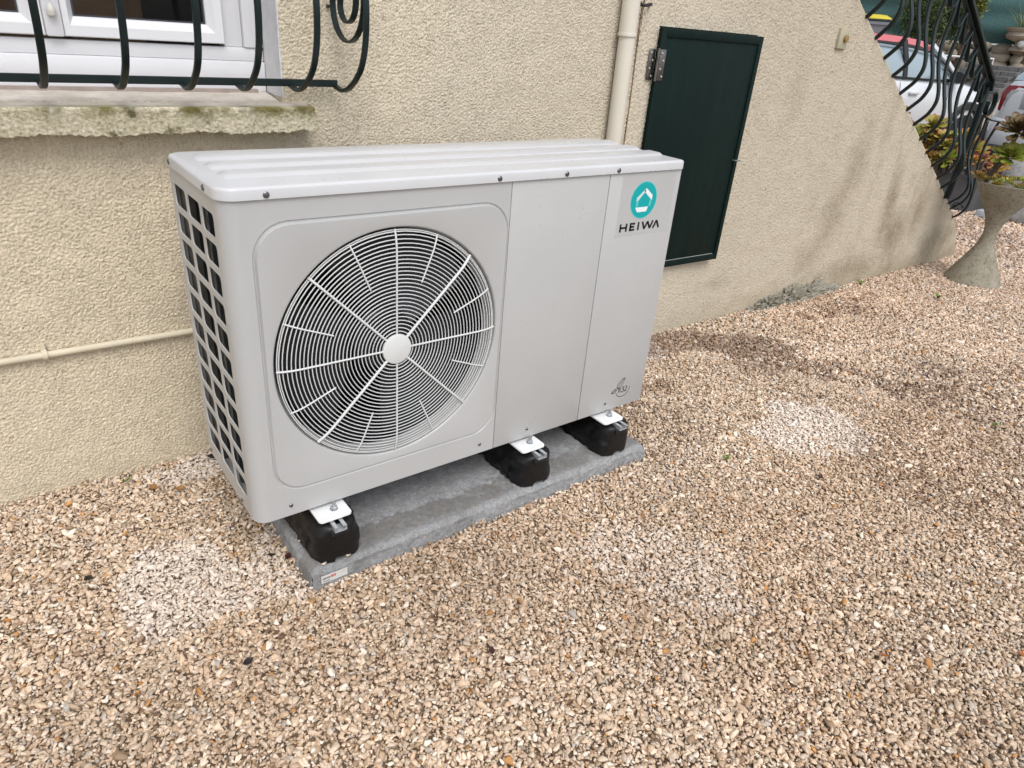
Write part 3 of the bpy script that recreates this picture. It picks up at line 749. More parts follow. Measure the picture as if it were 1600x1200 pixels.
for pl in ([(-.012, -.008), (-.012, .006), (-.006, .006), (-.004, .0035), (-.006, .0005), (-.012, .0)], [(-.008, .0), (-.004, -.008)],
           [(-.001, .006), (.004, .008), (.008, .006), (.0075, .002), (.003, .0005), (.0085, -.002), (.008, -.007), (.003, -.009), (-.001, -.006)],
           [(.012, .006), (.016, .0085), (.020, .006), (.0195, .002), (.012, -.008), (.021, -.008)]):
    strokes(r32, P2(pl), .0019, -.0005, 0)
r32.build('refrigerant_print', M_black, hp, smooth=0)

# mounting feet of the unit: white tabs with a bolt
M_tab = pm('white_bracket', (.80, .80, .80), .35, var=.04)
for cx in (.1535, .6915, .9765):
    outl = lambda i, z: [(cx + sx * (.037 - i - .010 + .010 * math.cos(R(a))) if True else 0, yy, z) for sx, yy, a in []]
    def ol(ins, z):
        pts = []
        x0, x1, y0, y1 = cx - .037 + ins, cx + .037 - ins, -.043 + ins, .03
        for (px, py, a0) in ((x0 + .009, y0 + .009, 180), (x1 - .009, y0 + .009, 270)):
            for t in (0, 22, 45, 68, 90): a = R(a0 + t); pts.append((px + .009 * math.cos(a), py + .009 * math.sin(a), z))
        return pts + [(x1, y1, z), (x0, y1, z)]
    tabo = MB().loft([ol(0, .1500), ol(0, .1545), ol(.003, .1560), ol(.005, .1550), ol(.009, .1546)]).build('mounting_tab', M_tab, hp, smooth=40)
    b = MB(); b.lathe([(.0085, 0), (.0085, .0015), (.0005, .0015)], (cx + .007, -.0135, .1547), 20)
    b.lathe([(.0072, .0015), (.0072, .0075), (.0060, .0085), (.0005, .0085)], (cx + .007, -.0135, .1547), 6)
    b.lathe([(.0040, .0080), (.0040, .018), (.0034, .0192), (.0005, .0192)], (cx + .007, -.0135, .1547), 12)
    b.build('bolt', M_steel, tabo)
    MB().box(cx - .03, cx + .03, .025, D - .03, .150, Z0 - .003).build('foot_rail', M_tab, hp)

# rain drops standing on the paint
dv, df = [], []
hb = MB()
for k in range(330):
    r_ = random.uniform(.0006, .0016)
    if k < 90:
        c = (random.uniform(.05, W - .03), random.uniform(.01, .30), LZ); ax = 'Z'
        if any(abs(c[1] - cy) < .03 for cy in (.252, .172, .092)): c = (c[0], c[1], LZ + .0058)
        hb.lathe([(r_ * 1.2, 0), (r_, r_ * .35), (r_ * .5, r_ * .6), (.00005, r_ * .65)], c, 7, 'Z')
    else:
        xx = random.uniform(.61, W - .02); zz = random.uniform(.2, .81)
        if k < 130: zz = random.uniform(.822, .8246) + .003
        hb.lathe([(r_ * .8, 0), (r_ * .7, -r_ * .4), (r_ * .35, -r_ * .65), (.00005, -r_ * .7)], (xx, -.005 if k < 130 else 0, zz), 7, 'Y')
sdrop = NT('rain_drop'); sdrop.set((.8, .82, .84), .05, 0, .8); sdrop.b.inputs['Transmission Weight'].default_value = .5; sdrop.b.inputs['IOR'].default_value = 1.33
tag(hb.build('rain_drops', sdrop.m, hp, smooth=60), kind='stuff')

# ------------------------------------------------------------------ slab, rubber feet
slab = root('concrete_slab', 'grey rough concrete slab lying on the gravel under the heat pump', 'slab', (.6, .17, 0))
xs = np.linspace(.086, 1.106, 205); ys = np.linspace(-.060, .40, 93)
A, B = np.meshgrid(xs, ys, indexing='ij')
ed = np.minimum.reduce([A - xs[0], xs[-1] - A, B - ys[0], ys[-1] - B])
i = np.round(A / _dx).astype(int) % _N; j = np.round(B / _dx).astype(int) % _N
Zs = .047 + _T[i, j] * .0010 * (B < .06) + .0015 * (vnoise(A + 3, B + 3, 22, 51) - .5) * (B < .08) + _T3[i, j] * .0007 - .010 * np.exp(-ed / .005) - .0025 * np.exp(-ed / .03)
Zs = np.where(ed < 1e-6, Zs - .002, Zs)
# skirt
o = OFF[slab]
me = grid_mesh('top', A - o[0], B - o[1], Zs)
link('top', me, M_conc, slab, 60, o)
def skirt(path, nrm):
    n_ = len(path); H = np.linspace(0, 1, 12); X = np.zeros((n_, 12)); Y = np.zeros((n_, 12)); Z = np.zeros((n_, 12))
    for a, (px, py, pz) in enumerate(path):
        ii = int(round((px + py) / _dx)) % _N
        for b, h in enumerate(H):
            jj = int(h * 30 + 200) % _N; q_ = _T[ii, jj] * .0016 + _T3[ii, jj] * .0014
            q_ = q_ * (b > 0) + .0030 * math.sin(h * 3.1)
            X[a, b] = px + nrm[0] * q_; Y[a, b] = py + nrm[1] * q_; Z[a, b] = pz * (1 - h) - .03 * h
    return grid_mesh('side', X - o[0], Y - o[1], Z - o[2])
link('side', skirt([(A[k, 0], B[k, 0], Zs[k, 0]) for k in range(205)], (0, -1)), M_conc, slab, 80, o)
link('side', skirt([(A[k, -1], B[k, -1], Zs[k, -1]) for k in range(205)], (0, 1)), M_conc, slab, 80, o)
link('side', skirt([(A[0, k], B[0, k], Zs[0, k]) for k in range(93)], (-1, 0)), M_conc, slab, 80, o)
link('side', skirt([(A[-1, k], B[-1, k], Zs[-1, k]) for k in range(93)], (1, 0)), M_conc, slab, 80, o)
lb = root('slab_label', 'small white printed label stuck to the near left corner of the slab', 'label', (.13, -.0615, .02))
MB().prism([(.103, .010), (.163, .010), (.163, .030), (.103, .030)], -.0660, -.0655).build('paper', pm('label_paper', (.62, .61, .58), .6, var=.15, vs=60), lb, smooth=0)
pr = MB()
for k in range(6): strokes(pr, [(.1060 + .0030 * k, .019), (.1072 + .0030 * k, .0245)], .0015, -.0663, -.0659)
strokes(pr, [(.106, .0145), (.122, .0145)], .0012, -.0663, -.0659); pr.build('dark_print', M_black, lb, smooth=0)
pr = MB()
for k in range(4): strokes(pr, [(.1250 + .0032 * k, .0195), (.1256 + .0032 * k, .0262)], .0019, -.0663, -.0659)
pr.build('red_print', M_red, lb, smooth=0)

names = ('left', 'middle', 'right')
for k, cx in enumerate((.1560, .7050, .9950)):
    ft = root('rubber_foot', ('black rubber support block under the fan end, nearest the camera', 'middle black rubber support block under the heat pump', 'black rubber support block under the far end with the logo')[k], 'rubber foot', (cx, .15, .047), group='rubber feet under the heat pump')
    sec = [(-.056, 0), (-.034, 0), (-.028, .010), (-.018, .013), (.018, .013), (.028, .010), (.034, 0), (.056, 0), (.0575, .022), (.0535, .045), (.050, .070), (.043, .086), (.030, .093), (.014, .094), (.0135, .088), (-.0135, .088), (-.014, .094), (-.030, .093), (-.043, .086), (-.050, .070), (-.0535, .045), (-.0575, .022)]
    rgs = []
    key = [(-.0580, .50, .90), (-.0560, .66, .95), (-.050, .83, .98), (-.040, .94, 1), (-.020, 1, 1), (.36, .97, 1), (.375, .85, .98), (.385, .7, .95)]
    ky = np.array([q_[0] for q_ in key]); yst = np.unique(np.concatenate([ky, np.arange(-.015, .36, .006)]))
    dense = []
    for a, b in zip(sec, sec[1:] + sec[:1]):
        m_ = max(1, int(math.hypot(b[0] - a[0], b[1] - a[1]) / .006)); dense += [(a[0] + (b[0] - a[0]) * t / m_, a[1] + (b[1] - a[1]) * t / m_) for t in range(m_)]
    from mathutils import noise as mn
    for yy in yst:
        sx = float(np.interp(yy, ky, [q_[1] for q_ in key])); zt = float(np.interp(yy, ky, [q_[2] for q_ in key])); ring = []
        for a, b in dense:
            q_ = Vector((a * 38 + k * 7, yy * 34, b * 38)); d_ = .0050 * mn.noise(q_) + .0026 * mn.noise(q_ * 2.3)
            up = .25 if b > .086 and abs(a) < .02 else 1
            notch = .010 * max(0, math.cos((yy - .012) * 2 * math.pi / .11)) ** 6 * (b < .012 and abs(a) > .04)
            ring.append((cx + a * sx * (1 + d_ * up / .04), yy + (.007 * (abs(a) / .056) ** 2 if yy < 0 else 0), .0475 + max(0, b * zt + (d_ * up if b > .02 else 0)) + notch))
        rgs.append(ring)
    MB().loft(rgs).build('block', M_rubber, ft, smooth=60)
    ch = MB(); xo = cx - .003
    ch.prism([(xo - .0135, .146), (xo - .0135, .1335), (xo + .0135, .1335), (xo + .0135, .146), (xo + .0055, .146), (xo + .0055, .1445), (xo + .0118, .1445), (xo + .0118, .1352), (xo - .0118, .1352), (xo - .0118, .1445), (xo - .0055, .1445), (xo - .0055, .146)], -.0660, .37)
    ch.build('channel', pm('zinc_channel', (.60, .62, .64), .35, metal=.6, var=.15, vs=40), ft, smooth=0)
    MB().box(cx - .022, cx + .020, -.0600, -.0535, .1195, .1330).build('channel_clip', M_fan, ft, bevel=.002)

# ------------------------------------------------------------------ window, sill, grille
win = root('window', 'white plastic casement window above the sill', 'window', (-.1, YW + .1, .918))
yF = YW + .100
def frame_bar(mb, x0, x1, z0, z1, prof_y): mb.box(x0, x1, prof_y, prof_y + .06, z0, z1)
mb = MB()
mb.box(WX0 + .001, WX1 - .0015, yF + .004, yF + .06, .900, .9425); mb.box(WX0 + .001, WX1 - .0015, yF, yF + .06, .9428, .9835)
mb.box(WX0 + .001, WX1 - .0015, yF + .006, yF + .06, .9838, 1.0135)
mb.box(.2825, WX1 - .0015, yF + .001, yF + .06, 1.0138, WZ1); mb.box(WX0 + .001, -.498, yF + .001, yF + .06, 1.0138, WZ1)
mb.box(.2385, .2823, yF + .012, yF + .06, 1.0138, WZ1); mb.box(WX0 + .02, -.454, yF + .012, yF + .06, 1.0138, WZ1)
mb.box(WX0 + .001, WX1 - .0015, yF + .002, yF + .06, 2.10, WZ1)
mb.build('window_frame', M_white, win, bevel=.003)
MB().box(-.1215, -.0890, yF - .012, yF + .03, 1.0185, 2.07).build('meeting_stile', M_white, win, bevel=.004)
M_glass = mat_glass('window_glass', (.02, .02, .022), .02, .10)
M_gasket = pm('grey_gasket', (.05, .055, .065), .6)
for (sx0, sx1, gx0, gx1) in ((-.0885, .2360, -.0655, .2000), (-.452, -.1220, -.415, -.1610)):
    zb, zt, gb, gt = 1.0195, 2.08, 1.0585, 2.04
    mb = MB()
    def bead(p0, p1):   # one mitred side of the sash with a sloped inner bead
        pass
    oR = [(sx0, zb), (sx1, zb), (sx1, zt), (sx0, zt)]; iR = [(gx0, gb), (gx1, gb), (gx1, gt), (gx0, gt)]
    L_ = lambda rc, f, y: [(rc[0][k][0] + (rc[1][k][0] - rc[0][k][0]) * f, y, rc[0][k][1] + (rc[1][k][1] - rc[0][k][1]) * f) for k in range(4)]
    for k in range(4):
        k2 = (k + 1) % 4; mb2 = MB()
        vs = []
        for f, y in ((0, yF + .03), (0, yF - .003), (.05, yF - .006), (.55, yF - .006), (.62, yF - .003), (.95, yF + .006), (1, yF + .010), (1, yF + .03)):
            ring = L_((oR, iR), f, y); vs.append((ring[k], ring[k2]))
        e_ = .0004
        mb2.loft([[a for a, b in vs], [b for a, b in vs]], caps=True)
        if k == 0: sash = mb2.build('sash', M_white, win, smooth=25)
        else: mb2.build('sash_side', M_white, sash, smooth=25)
    MB().box(gx0 - .002, gx1 + .002, yF + .014, yF + .018, gb - .002, gt + .002).build('pane', M_glass, sash)
    gk = MB()
    for (a, b, c, e) in ((gx0, gx1, gb, gb + .003), (gx0, gx0 + .003, gb + .003, gt), (gx1 - .003, gx1, gb + .003, gt)): gk.box(a, b, yF + .0085, yF + .0138, c, e)
    gk.build('gasket', M_gasket, sash)
# pull cord with knob on the meeting stile
MB().tube([(-.1065, yF - .016, 1.25), (-.1065, yF - .016, 1.078)], .0010, 6).build('cord', M_white, win)
MB().lathe([(.0015, .018), (.004, .016), (.0085, .008), (.009, .003), (.0075, -.004), (.003, -.0065), (.0003, -.007)], (-.1065, yF - .020, 1.062), 18).build('cord_knob', pm('ivory_knob', (.62, .60, .54), .4), win)
# the dim room behind
room = root('room_interior', 'dim brown wooden furniture behind the window panes', 'interior', (-.1, YW + .5, .9))
M_wood = pm('brown_wood', (.30, .165, .075), .5, var=.4, vs=9)
MB().box(-.9, .7, YW + .42, YW + .44, .6, 2.4).build('cupboard_front', M_wood, room)
MB().box(.13, .32, YW + .33, YW + .41, .7, 2.4).build('dark_upright', pm('black_upright', (.008, .008, .009), .9), room)  # near-black upright slab behind the right-hand pane
for xx in (-.30, -.06, -.045): MB().box(xx, xx + .006, YW + .412, YW + .4195, .6, 2.4).build('cupboard_gap', M_dark, room)
mb = MB(); mb.box(-.92, -.9, YW + .31, YW + .64, .6, 2.4); mb.box(.7, .72, YW + .31, YW + .64, .6, 2.4); mb.box(-.92, .72, YW + .31, YW + .64, .58, .6); mb.box(-.92, .72, YW + .31, YW + .64, 2.4, 2.42)
mb.build('room_lining', pm('room_wall', (.10, .08, .06), .9), room)

# sill
sill = root('window_sill', 'weathered mossy window sill with crumbling lower edge', 'sill', (-.1, YW, .85))
xs = np.arange(-.66, .3865, .003); vs_ = np.linspace(0, 1, 22)
A, V = np.meshgrid(xs, vs_, indexing='ij')
rag = .8500 + .0035 * (A + .3) + .007 * (vnoise(A + 9, A * 0 + 3, 17, 31) - .5) + .003 * (vnoise(A + 9, A * 0 + 3, 60, 32) - .5) + .004 * (vnoise(A + 9, A * 0, 170, 35) - .5) - .004
Zf = .9005 + (rag - .9005) * V
i = np.round(A / _dx).astype(int) % _N; j = np.round(Zf / _dx).astype(int) % _N
Yf = YW - .062 - np.abs(_T[i, j]) * .0016 - _T3[i, j] * .0012 + .006 * (1 - np.clip(V / .08, 0, 1)) ** 2
o = OFF[sill]
def toW(m):                               # same trick as for the render: object coordinates shifted back to world
    m2 = m.copy(); t = m2.node_tree; tc = [q_ for q_ in t.nodes if q_.type == 'TEX_COORD'][0]; mp = t.nodes.new('ShaderNodeMapping'); mp.inputs['Location'].default_value = OFF[sill]
    for s_ in [l_.to_socket for l_ in t.links if l_.from_node == tc]: t.links.new(mp.outputs[0], s_)
    t.links.new(tc.outputs['Object'], mp.inputs[0]); return m2
M_s1, M_s2 = toW(M_sill), toW(M_silltop)
link('front', grid_mesh('front', A - o[0], Yf - o[1], Zf - o[2]), M_s1, sill, 80, o)
# right end and underside
mb = MB()
n_ = len(xs)
und = [(float(A[k, -1]), float(Yf[k, -1]), float(Zf[k, -1])) for k in range(n_)]
vs = und + [(p[0], YW + .0, p[2] + .004) for p in und]; mb.add(vs, [(k, k + 1, k + 1 + n_, k + n_) for k in range(n_ - 1)])
endp = [(float(A[-1, k]), float(Yf[-1, k]), float(Zf[-1, k])) for k in range(22)]
mb.add(endp + [(p[0] + .006, YW - .01, p[2]) for p in endp] + [(p[0] + .004, YW + .003, p[2]) for p in endp], [(k, k + 1, k + 23, k + 22) for k in range(21)] + [(k + 22, k + 23, k + 45, k + 44) for k in range(21)])
mb.build('underside', M_s1, sill, smooth=60)
yt = np.linspace(0, 1, 26); A2, V2 = np.meshgrid(np.arange(-.66, .3900, .006), yt, indexing='ij')
Y2 = YW - .056 + V2 * .165; Z2 = .9005 + .017 * np.clip((Y2 - YW + .02) / .13, 0, 1) + (vnoise(A2 + 5, Y2, 40, 41) - .5) * .002 - .004 * (1 - np.clip(V2 / .05, 0, 1)) ** 2
inside = (A2 < WX1 + .0) | (Y2 < YW + .004)
kp = inside[:-1, :-1] & inside[1:, 1:]
link('top', grid_mesh('top', A2 - o[0], Y2 - o[1], Z2 - o[2], kp), M_s2, sill, 60, o)
MB().box(WX0 + .005, .302, YW + .089, YW + .101, .9065, .9225).build('weather_bar', pm('rusty_pink_bar', (.40, .33, .29), .6, var=.3, vs=25), sill)

# iron grille in front of the window
gr = root('window_grille', 'dark green wrought iron grille bulging in front of the window', 'window grille', (-.1, YW, .95))
yR = YW - .030
MB().ribbon([(-.75, yR, .9490), (.456, yR, .9510)], (0, 1, 0), .008, .016).build('bottom_rail', M_iron, gr, smooth=30)
bprof = [(.030, .9440), (.046, .9420), (.062, .9395), (.080, .9405), (.110, .9500), (.143, .9690), (.175, .9980), (.196, 1.040), (.2055, 1.095), (.203, 1.15), (.188, 1.22), (.160, 1.30), (.125, 1.38), (.10, 1.48), (.09, 1.60), (.085, 1.9)]
for xx in (-.650, -.528, -.406, -.284, -.162, -.0290, .1000, .2180, .3400, .4520):
    path = catmull([(xx, YW - a, b) for a, b in bprof], 5)
    MB().ribbon(path, (1, 0, 0), .0130, .0085).build('bar', M_iron, gr, smooth=40)
sp = []
for t in np.linspace(0, 1, 60):
    a = R(20) - t * R(690); r_ = .083 * (1 - t) ** .85 + .010
    sp.append((.452, YW - (.104 + r_ * math.cos(a)), 1.1290 + r_ * math.sin(a)))
MB().ribbon(sp, (1, 0, 0), .0140, .005).build('scroll', M_iron, gr, smooth=40)
MB().tube([(.452, YW - .025, 1.118), (.452, YW + .004, 1.116)], .0035, 8).build('wall_pin', M_iron, gr)

# pipes and small fittings
pp = root('wall_pipe', 'thin painted pipe running along the wall left of the heat pump', 'pipe', (-.5, YW, .36))
MB().tube([(-2.5, YW - .012, .366), (-.35, YW - .012, .3665), (.04, YW - .012, .3650), (.9, YW - .012, .364)], .0082, 14).build('tube', M_pipe, pp)
for xx in (-.266, -1.1): MB().tube([(xx - .005, YW - .0125, .3668), (xx + .005, YW - .0125, .3668)], .0125, 14).build('clip', M_pipe, pp); MB().box(xx - .006, xx + .004, YW - .010, YW + .004, .374, .390).build('clip_lug', M_pipe, pp)
dp = root('drainpipe', 'cream plastic drainpipe beside the joint between house and stairs', 'drainpipe', (1.42, YW - .031, 0))
MB().tube([(1.4310, YW - .031, -.02), (1.4220, YW - .031, 1.1095), ], .0262, 28).build('pipe', M_beige, dp)
MB().tube([(1.4200, YW - .031, 1.109), (1.4130, YW - .031, 2.6)], .0278, 28).build('pipe', M_beige, dp)
MB().lathe([(.0264, -.004), (.0295, -.004), (.0300, 0), (.0295, .005), (.0279, .005)], (1.4200, YW - .031, 1.108), 28).build('collar', M_beige, dp)
hk = root('iron_hook', 'black bent iron hook on the wall right of the drainpipe', 'hook', (1.5, YW, 1.2))
MB().tube(catmull([(1.452, YW - .020, 1.30), (1.4545, YW - .022, 1.215), (1.463, YW - .026, 1.198), (1.482, YW - .026, 1.1935), (1.522, YW - .016, 1.1985), (1.534, YW + .004, 1.1985)], 5), .0050, 10).build('rod', pm('black_iron', (.012, .012, .012), .45), hk)
wp = root('wall_plate', 'small beige plate with a brown knob on the stair wall', 'wall plate', (2.683, YW, 1.16))
MB().box(2.650, 2.716, YW - .012, YW + .004, 1.121, 1.1975).build('plate', pm('olive_plate', (.42, .385, .27), .6, var=.12, vs=20), wp, bevel=.003)
MB().lathe([(.010, -.012), (.0125, -.013), (.0145, -.016), (.013, -.021), (.0005, -.023)], (2.6915, YW, 1.160), 18, 'Y').build('knob', pm('brown_knob', (.30, .19, .065), .45), wp)
MB().tube(catmull([(1.5062, YW - .001, .60), (1.5055, YW - .0015, .9), (1.4985, YW - .0015, 1.17), (1.508, YW - .0015, 1.24), (1.51, YW - .0015, 1.8)], 6), .0022, 6).build('cable', pm('brown_cable', (.22, .15, .08), .6, var=.3, vs=30), stairs)

# under-stair cupboard door
dr = root('cupboard_door', 'dark green painted cupboard door under the stairs, behind the heat pump', 'door', (1.62, YW, .29))
fr_ = MB()
for (a, b, c, e) in ((1.5960, 1.630, .300, 1.1420), (2.085, 2.108, .300, 1.1420), (1.6302, 2.0848, 1.115, 1.1420), (1.6302, 2.0848, .300, .325)): fr_.box(a, b, YW - .010, YW + .003, c, e)
fr_.build('door_frame', M_door, dr, smooth=0)
ang = R(2.0)
def dl(x, y, z):                          # leaf coordinates: x from the hinge, y out of the wall
    c, s_ = math.cos(ang), math.sin(ang); return (1.5890 + x * c - y * s_ * 0, YW - .012 - y - x * s_, z)
def leafbox(x0, x1, y0, y1, z0, z1): 
    m_ = MB(); vs = [dl(a, b, c) for c in (z0, z1) for a, b in ((x0, y0), (x1, y0), (x1, y1), (x0, y1))]
    return m_.add(vs, [(0, 3, 2, 1), (4, 5, 6, 7), (0, 1, 5, 4), (1, 2, 6, 5), (2, 3, 7, 6), (3, 0, 4, 7)])
LW = .520
leaf = leafbox(0, LW, 0, .004, .305, 1.1385).build('door_leaf', M_door, dr, bevel=.001)
for (a, b, c, e) in ((0, .024, .305, 1.1385), (LW - .020, LW, .305, 1.1385), (.0242, LW - .0202, 1.112, 1.1385), (.0242, LW - .0202, .305, .3300)):
    leafbox(a, b, .0042, .009, c, e).build('edging', M_door, leaf, bevel=.0015)
leafbox(.03, LW - .03, .0045, .0058, .3302, .3322).build('drip_line', pm('pale_scuffed_edge', (.35, .37, .36), .5), leaf)
for nm, a, b, yy in (('hinge_leaf', -.030, -.004, -.006), ('hinge_leaf', .003, .029, .0095)):
    hl = leafbox(a, b, yy, yy + .0025, .9805, 1.0745).build(nm, pm('worn_hinge_steel', (.25, .24, .23), .38, metal=1, var=.5, vs=60), dr, bevel=.0006)
    for zz, dx in ((.992, .007), (1.015, -.004), (1.040, .005), (1.062, -.004)):
        c = dl((a + b) / 2 + dx, yy + .0025, zz); MB().lathe([(.0045, 0), (.004, -.0016), (.002, -.0026), (.0002, -.0028)], c, 12, 'Y').build('rivet', pm('bright_rivet', (.6, .6, .58), .3, metal=1), hl)
c = dl(-.001, .008, 0); MB().tube([(c[0], c[1], .978), (c[0], c[1], 1.0775)], .0048, 12).build('hinge_pin', MATS['worn_hinge_steel'], dr)
for zz in (.42,): c = dl(-.001, .008, 0); MB().tube([(c[0], c[1], zz), (c[0], c[1], zz + .095)], .0048, 12).build('hinge_pin', MATS['worn_hinge_steel'], dr)
c = dl(LW - .030, .009, .706); MB().tube([c, (c[0] + .002, c[1] - .010, c[2]), (c[0] + .028, c[1] - .014, c[2] - .001)], .0028, 8).build('latch', pm('latch_steel', (.35, .36, .36), .35, metal=1), dr)

# ------------------------------------------------------------------ stair railing
rl_ = root('stair_railing', 'dark green wrought iron stair railing with bulging bars', 'railing', (3.6, YW, .7))
rprof = [(0, -.01), (.030, .022), (.053, .050), (.070, .090), (.073, .125), (.063, .170), (.042, .225), (.023, .285), (.014, .340), (.012, .385), (.015, .430), (.020, .480), (.020, .560)]
xb = [2.24, 2.355, 2.47, 2.59, 2.71, 2.83, 2.950, 3.072, 3.190, 3.310, 3.429, 3.546, 3.665, 3.785, 3.905, 4.025, 4.120]
def top3(x): return stair_top(x)
YR = YW - .020
for k, xx in enumerate(xb):
    z0 = top3(xx)
    MB().ribbon(catmull([(xx, YW + .002 - a, z0 + b) for a, b in rprof], 4), (1, 0, 0), .022, .012).build('baluster', M_iron, rl_, smooth=40)
xs_ = xb + [4.205]
for k in range(len(xs_) - 1):
    xa, xc = xs_[k], xs_[k + 1]; pts = []
    for t in np.linspace(0, 1, 13):
        xx = xa + (xc - xa) * t; pts.append((xx, YR, top3(xx) + .570 - .092 * math.sin(t * math.pi)))
    MB().ribbon(pts, (0, 1, 0), .022, .007).build('scallop', M_iron, rl_, smooth=40)
hr = [(xx, YR, top3(xx) + .606 + .006 * (xx - 3.5)) for xx in np.linspace(1.6, 4.16, 12)]
hr += [(4.195, YR, 1.040), (4.215, YR, .985)]
MB().ribbon(hr, (0, 1, 0), .056, .020).build('handrail', M_iron, rl_, smooth=40)
MB().ribbon([(xx, YR, top3(xx) + .583) for xx in np.linspace(1.6, 4.17, 10)], (0, 1, 0), .022, .010).build('top_flat', M_iron, rl_, smooth=40)
vol = []
for t in np.linspace(0, 1, 26):
    a = R(120) - t * R(330); r_ = .060 * (1 - t * .45); vol.append((4.315 + r_ * math.cos(a), YR, .9080 + r_ * math.sin(a) * 1.2))
MB().ribbon([(4.218, YR, .975), (4.250, YR, .972)] + vol, (0, 1, 0), .026, .007).build('volute', M_iron, rl_, smooth=40)
MB().ribbon([(4.205, YR, 1.0), (4.207, YR, .70), (4.212, YR + .01, .40)], (1, 0, 0), .030, .030).build('end_post', M_iron, rl_, smooth=40)
for xx, zt in ((4.290, .86), (4.350, .84)):
    z0 = top3(xx); f = (zt - z0) / .56
    MB().ribbon(catmull([(xx, YW + .002 - a, z0 + b * f) for a, b in rprof], 4), (1, 0, 0), .020, .010).build('baluster', M_iron, rl_, smooth=40)
MB().ribbon(catmull([(4.43, .600, .262), (4.42, .565, .288), (4.42, .535, .335), (4.42, .528, .40), (4.42, .540, .50), (4.42, .556, .60), (4.42, .556, .70), (4.42, .540, .785), (4.42, .530, .828)], 5), (1, 0, 0), .020, .010).build('end_scroll', M_iron, rl_, smooth=40)
MB().ribbon([(4.42, .531, .826), (4.36, .555, .832), (4.300, YR, .850)], (0, 1, 0), .018, .007).build('end_tie', M_iron, rl_, smooth=40)
sc_ = [(4.40, YW - .012 - .032 * math.cos(t) * (1 - t / 9), .335 + .032 * math.sin(t) * (1 - t / 9)) for t in np.linspace(0, 6, 24)]
MB().ribbon(sc_, (1, 0, 0), .016, .006).build('foot_scroll', M_iron, rl_, smooth=40)

# ------------------------------------------------------------------ concrete goblet planter with succulents
M_goblet = mat_stone('weathered_goblet', (.36, .33, .26), (.24, .215, .16), 14, (.09, .085, .06))
GXc, GYc = 4.188, .284
gb = root('goblet_planter', 'waisted weathered concrete planter filled with stonecrop, at the foot of the stairs', 'planter', (GXc, GYc, 0))
gp = [(.0005, -.02), (.146, -.02), (.146, .004), (.140, .016), (.106, .085), (.072, .150), (.048, .205), (.0365, .255), (.0385, .300), (.052, .350), (.079, .405), (.112, .455), (.139, .500), (.157, .538), (.160, .545), (.152, .546), (.145, .536), (.137, .520), (.0005, .515)]
gpc = [(p.x, p.y) for p in catmull([(a, b, 0) for a, b in gp[2:14]], 3)]
MB().lathe(gp[:2] + gpc + gp[14:], (GXc, GYc, 0), 48).build('bowl', M_goblet, gb, smooth=50)

def rosette(name, m, parent, c, rad, n=40, cup=.35, tilt=(0, 0), seed=0, wide=.42, o_=(0, 0, 0)):
    """succulent rosette: overlapping thick spoon-shaped leaves on a spiral"""
    r_ = random.Random(seed); vs, fs, tp = [], [], []
    Rt = Matrix.Rotation(tilt[0], 3, 'X') @ Matrix.Rotation(tilt[1], 3, 'Y')
    for k in range(n):
        f = (k + .5) / n; a = k * 2.39996; L = rad * (.30 + .70 * f ** .7) * r_.uniform(.9, 1.08); el = (1 - f) * 1.25 + cup * .6 + r_.uniform(-.1, .1)
        wd = L * wide
        ca, sa = math.cos(a), math.sin(a); b = len(vs)
        for t, wf, th in ((.12, .25, .03), (.45, .55, .045), (.75, 1.0, .04), (.92, .75, .03), (1.0, .12, .012)):
            d = L * t; h = d * math.sin(el) * (1 - .25 * t) + rad * .25 * (1 - f); q = d * math.cos(el)
            for s_, dz in ((-1, .05), (0, 0), (1, .05), (0, -th / .05 * .05)):
                u = wd * .5 * wf * s_
                p = Vector((q * ca - u * sa, q * sa + u * ca, h + dz * L * (1 if s_ else 1)))
                vs.append(tuple(Rt @ p + Vector(c))); tp.append(min(1, t * .9 + (.12 if s_ else 0)))
        for i in range(4):
            for j in range(4):
                fs.append((b + i * 4 + j, b + i * 4 + (j + 1) % 4, b + i * 4 + 4 + (j + 1) % 4, b + i * 4 + 4 + j))
        fs.append((b + 16, b + 17, b + 18, b + 19))
    me = bpy.data.meshes.new(name); off = OFF.get(parent, (0, 0, 0))
    me.from_pydata([(p[0] - off[0], p[1] - off[1], p[2] - off[2]) for p in vs], [], fs)
    at_ = me.attributes.new('tip', 'FLOAT', 'POINT'); at_.data.foreach_set('value', tp)
    return link(name, me, m, parent, 60, off)
P_green = mat_petal('aeonium_green', (.09, .14, .015), (.22, .27, .035), (.26, .13, .05))
P_purple = mat_petal('aeonium_purple', (.10, .13, .03), (.13, .10, .035), (.10, .022, .028))
P_red = mat_petal('aeonium_red_edge', (.14, .17, .02), (.30, .27, .05), (.40, .07, .045))
P_orange = mat_petal('aeonium_orange', (.20, .17, .02), (.42, .25, .04), (.42, .10, .04))
P_yellow = mat_petal('stonecrop_yellow', (.12, .18, .02), (.40, .38, .06), (.55, .42, .10))
P_pink = mat_petal('sedum_pink', (.12, .11, .04), (.30, .13, .09), (.38, .08, .09))

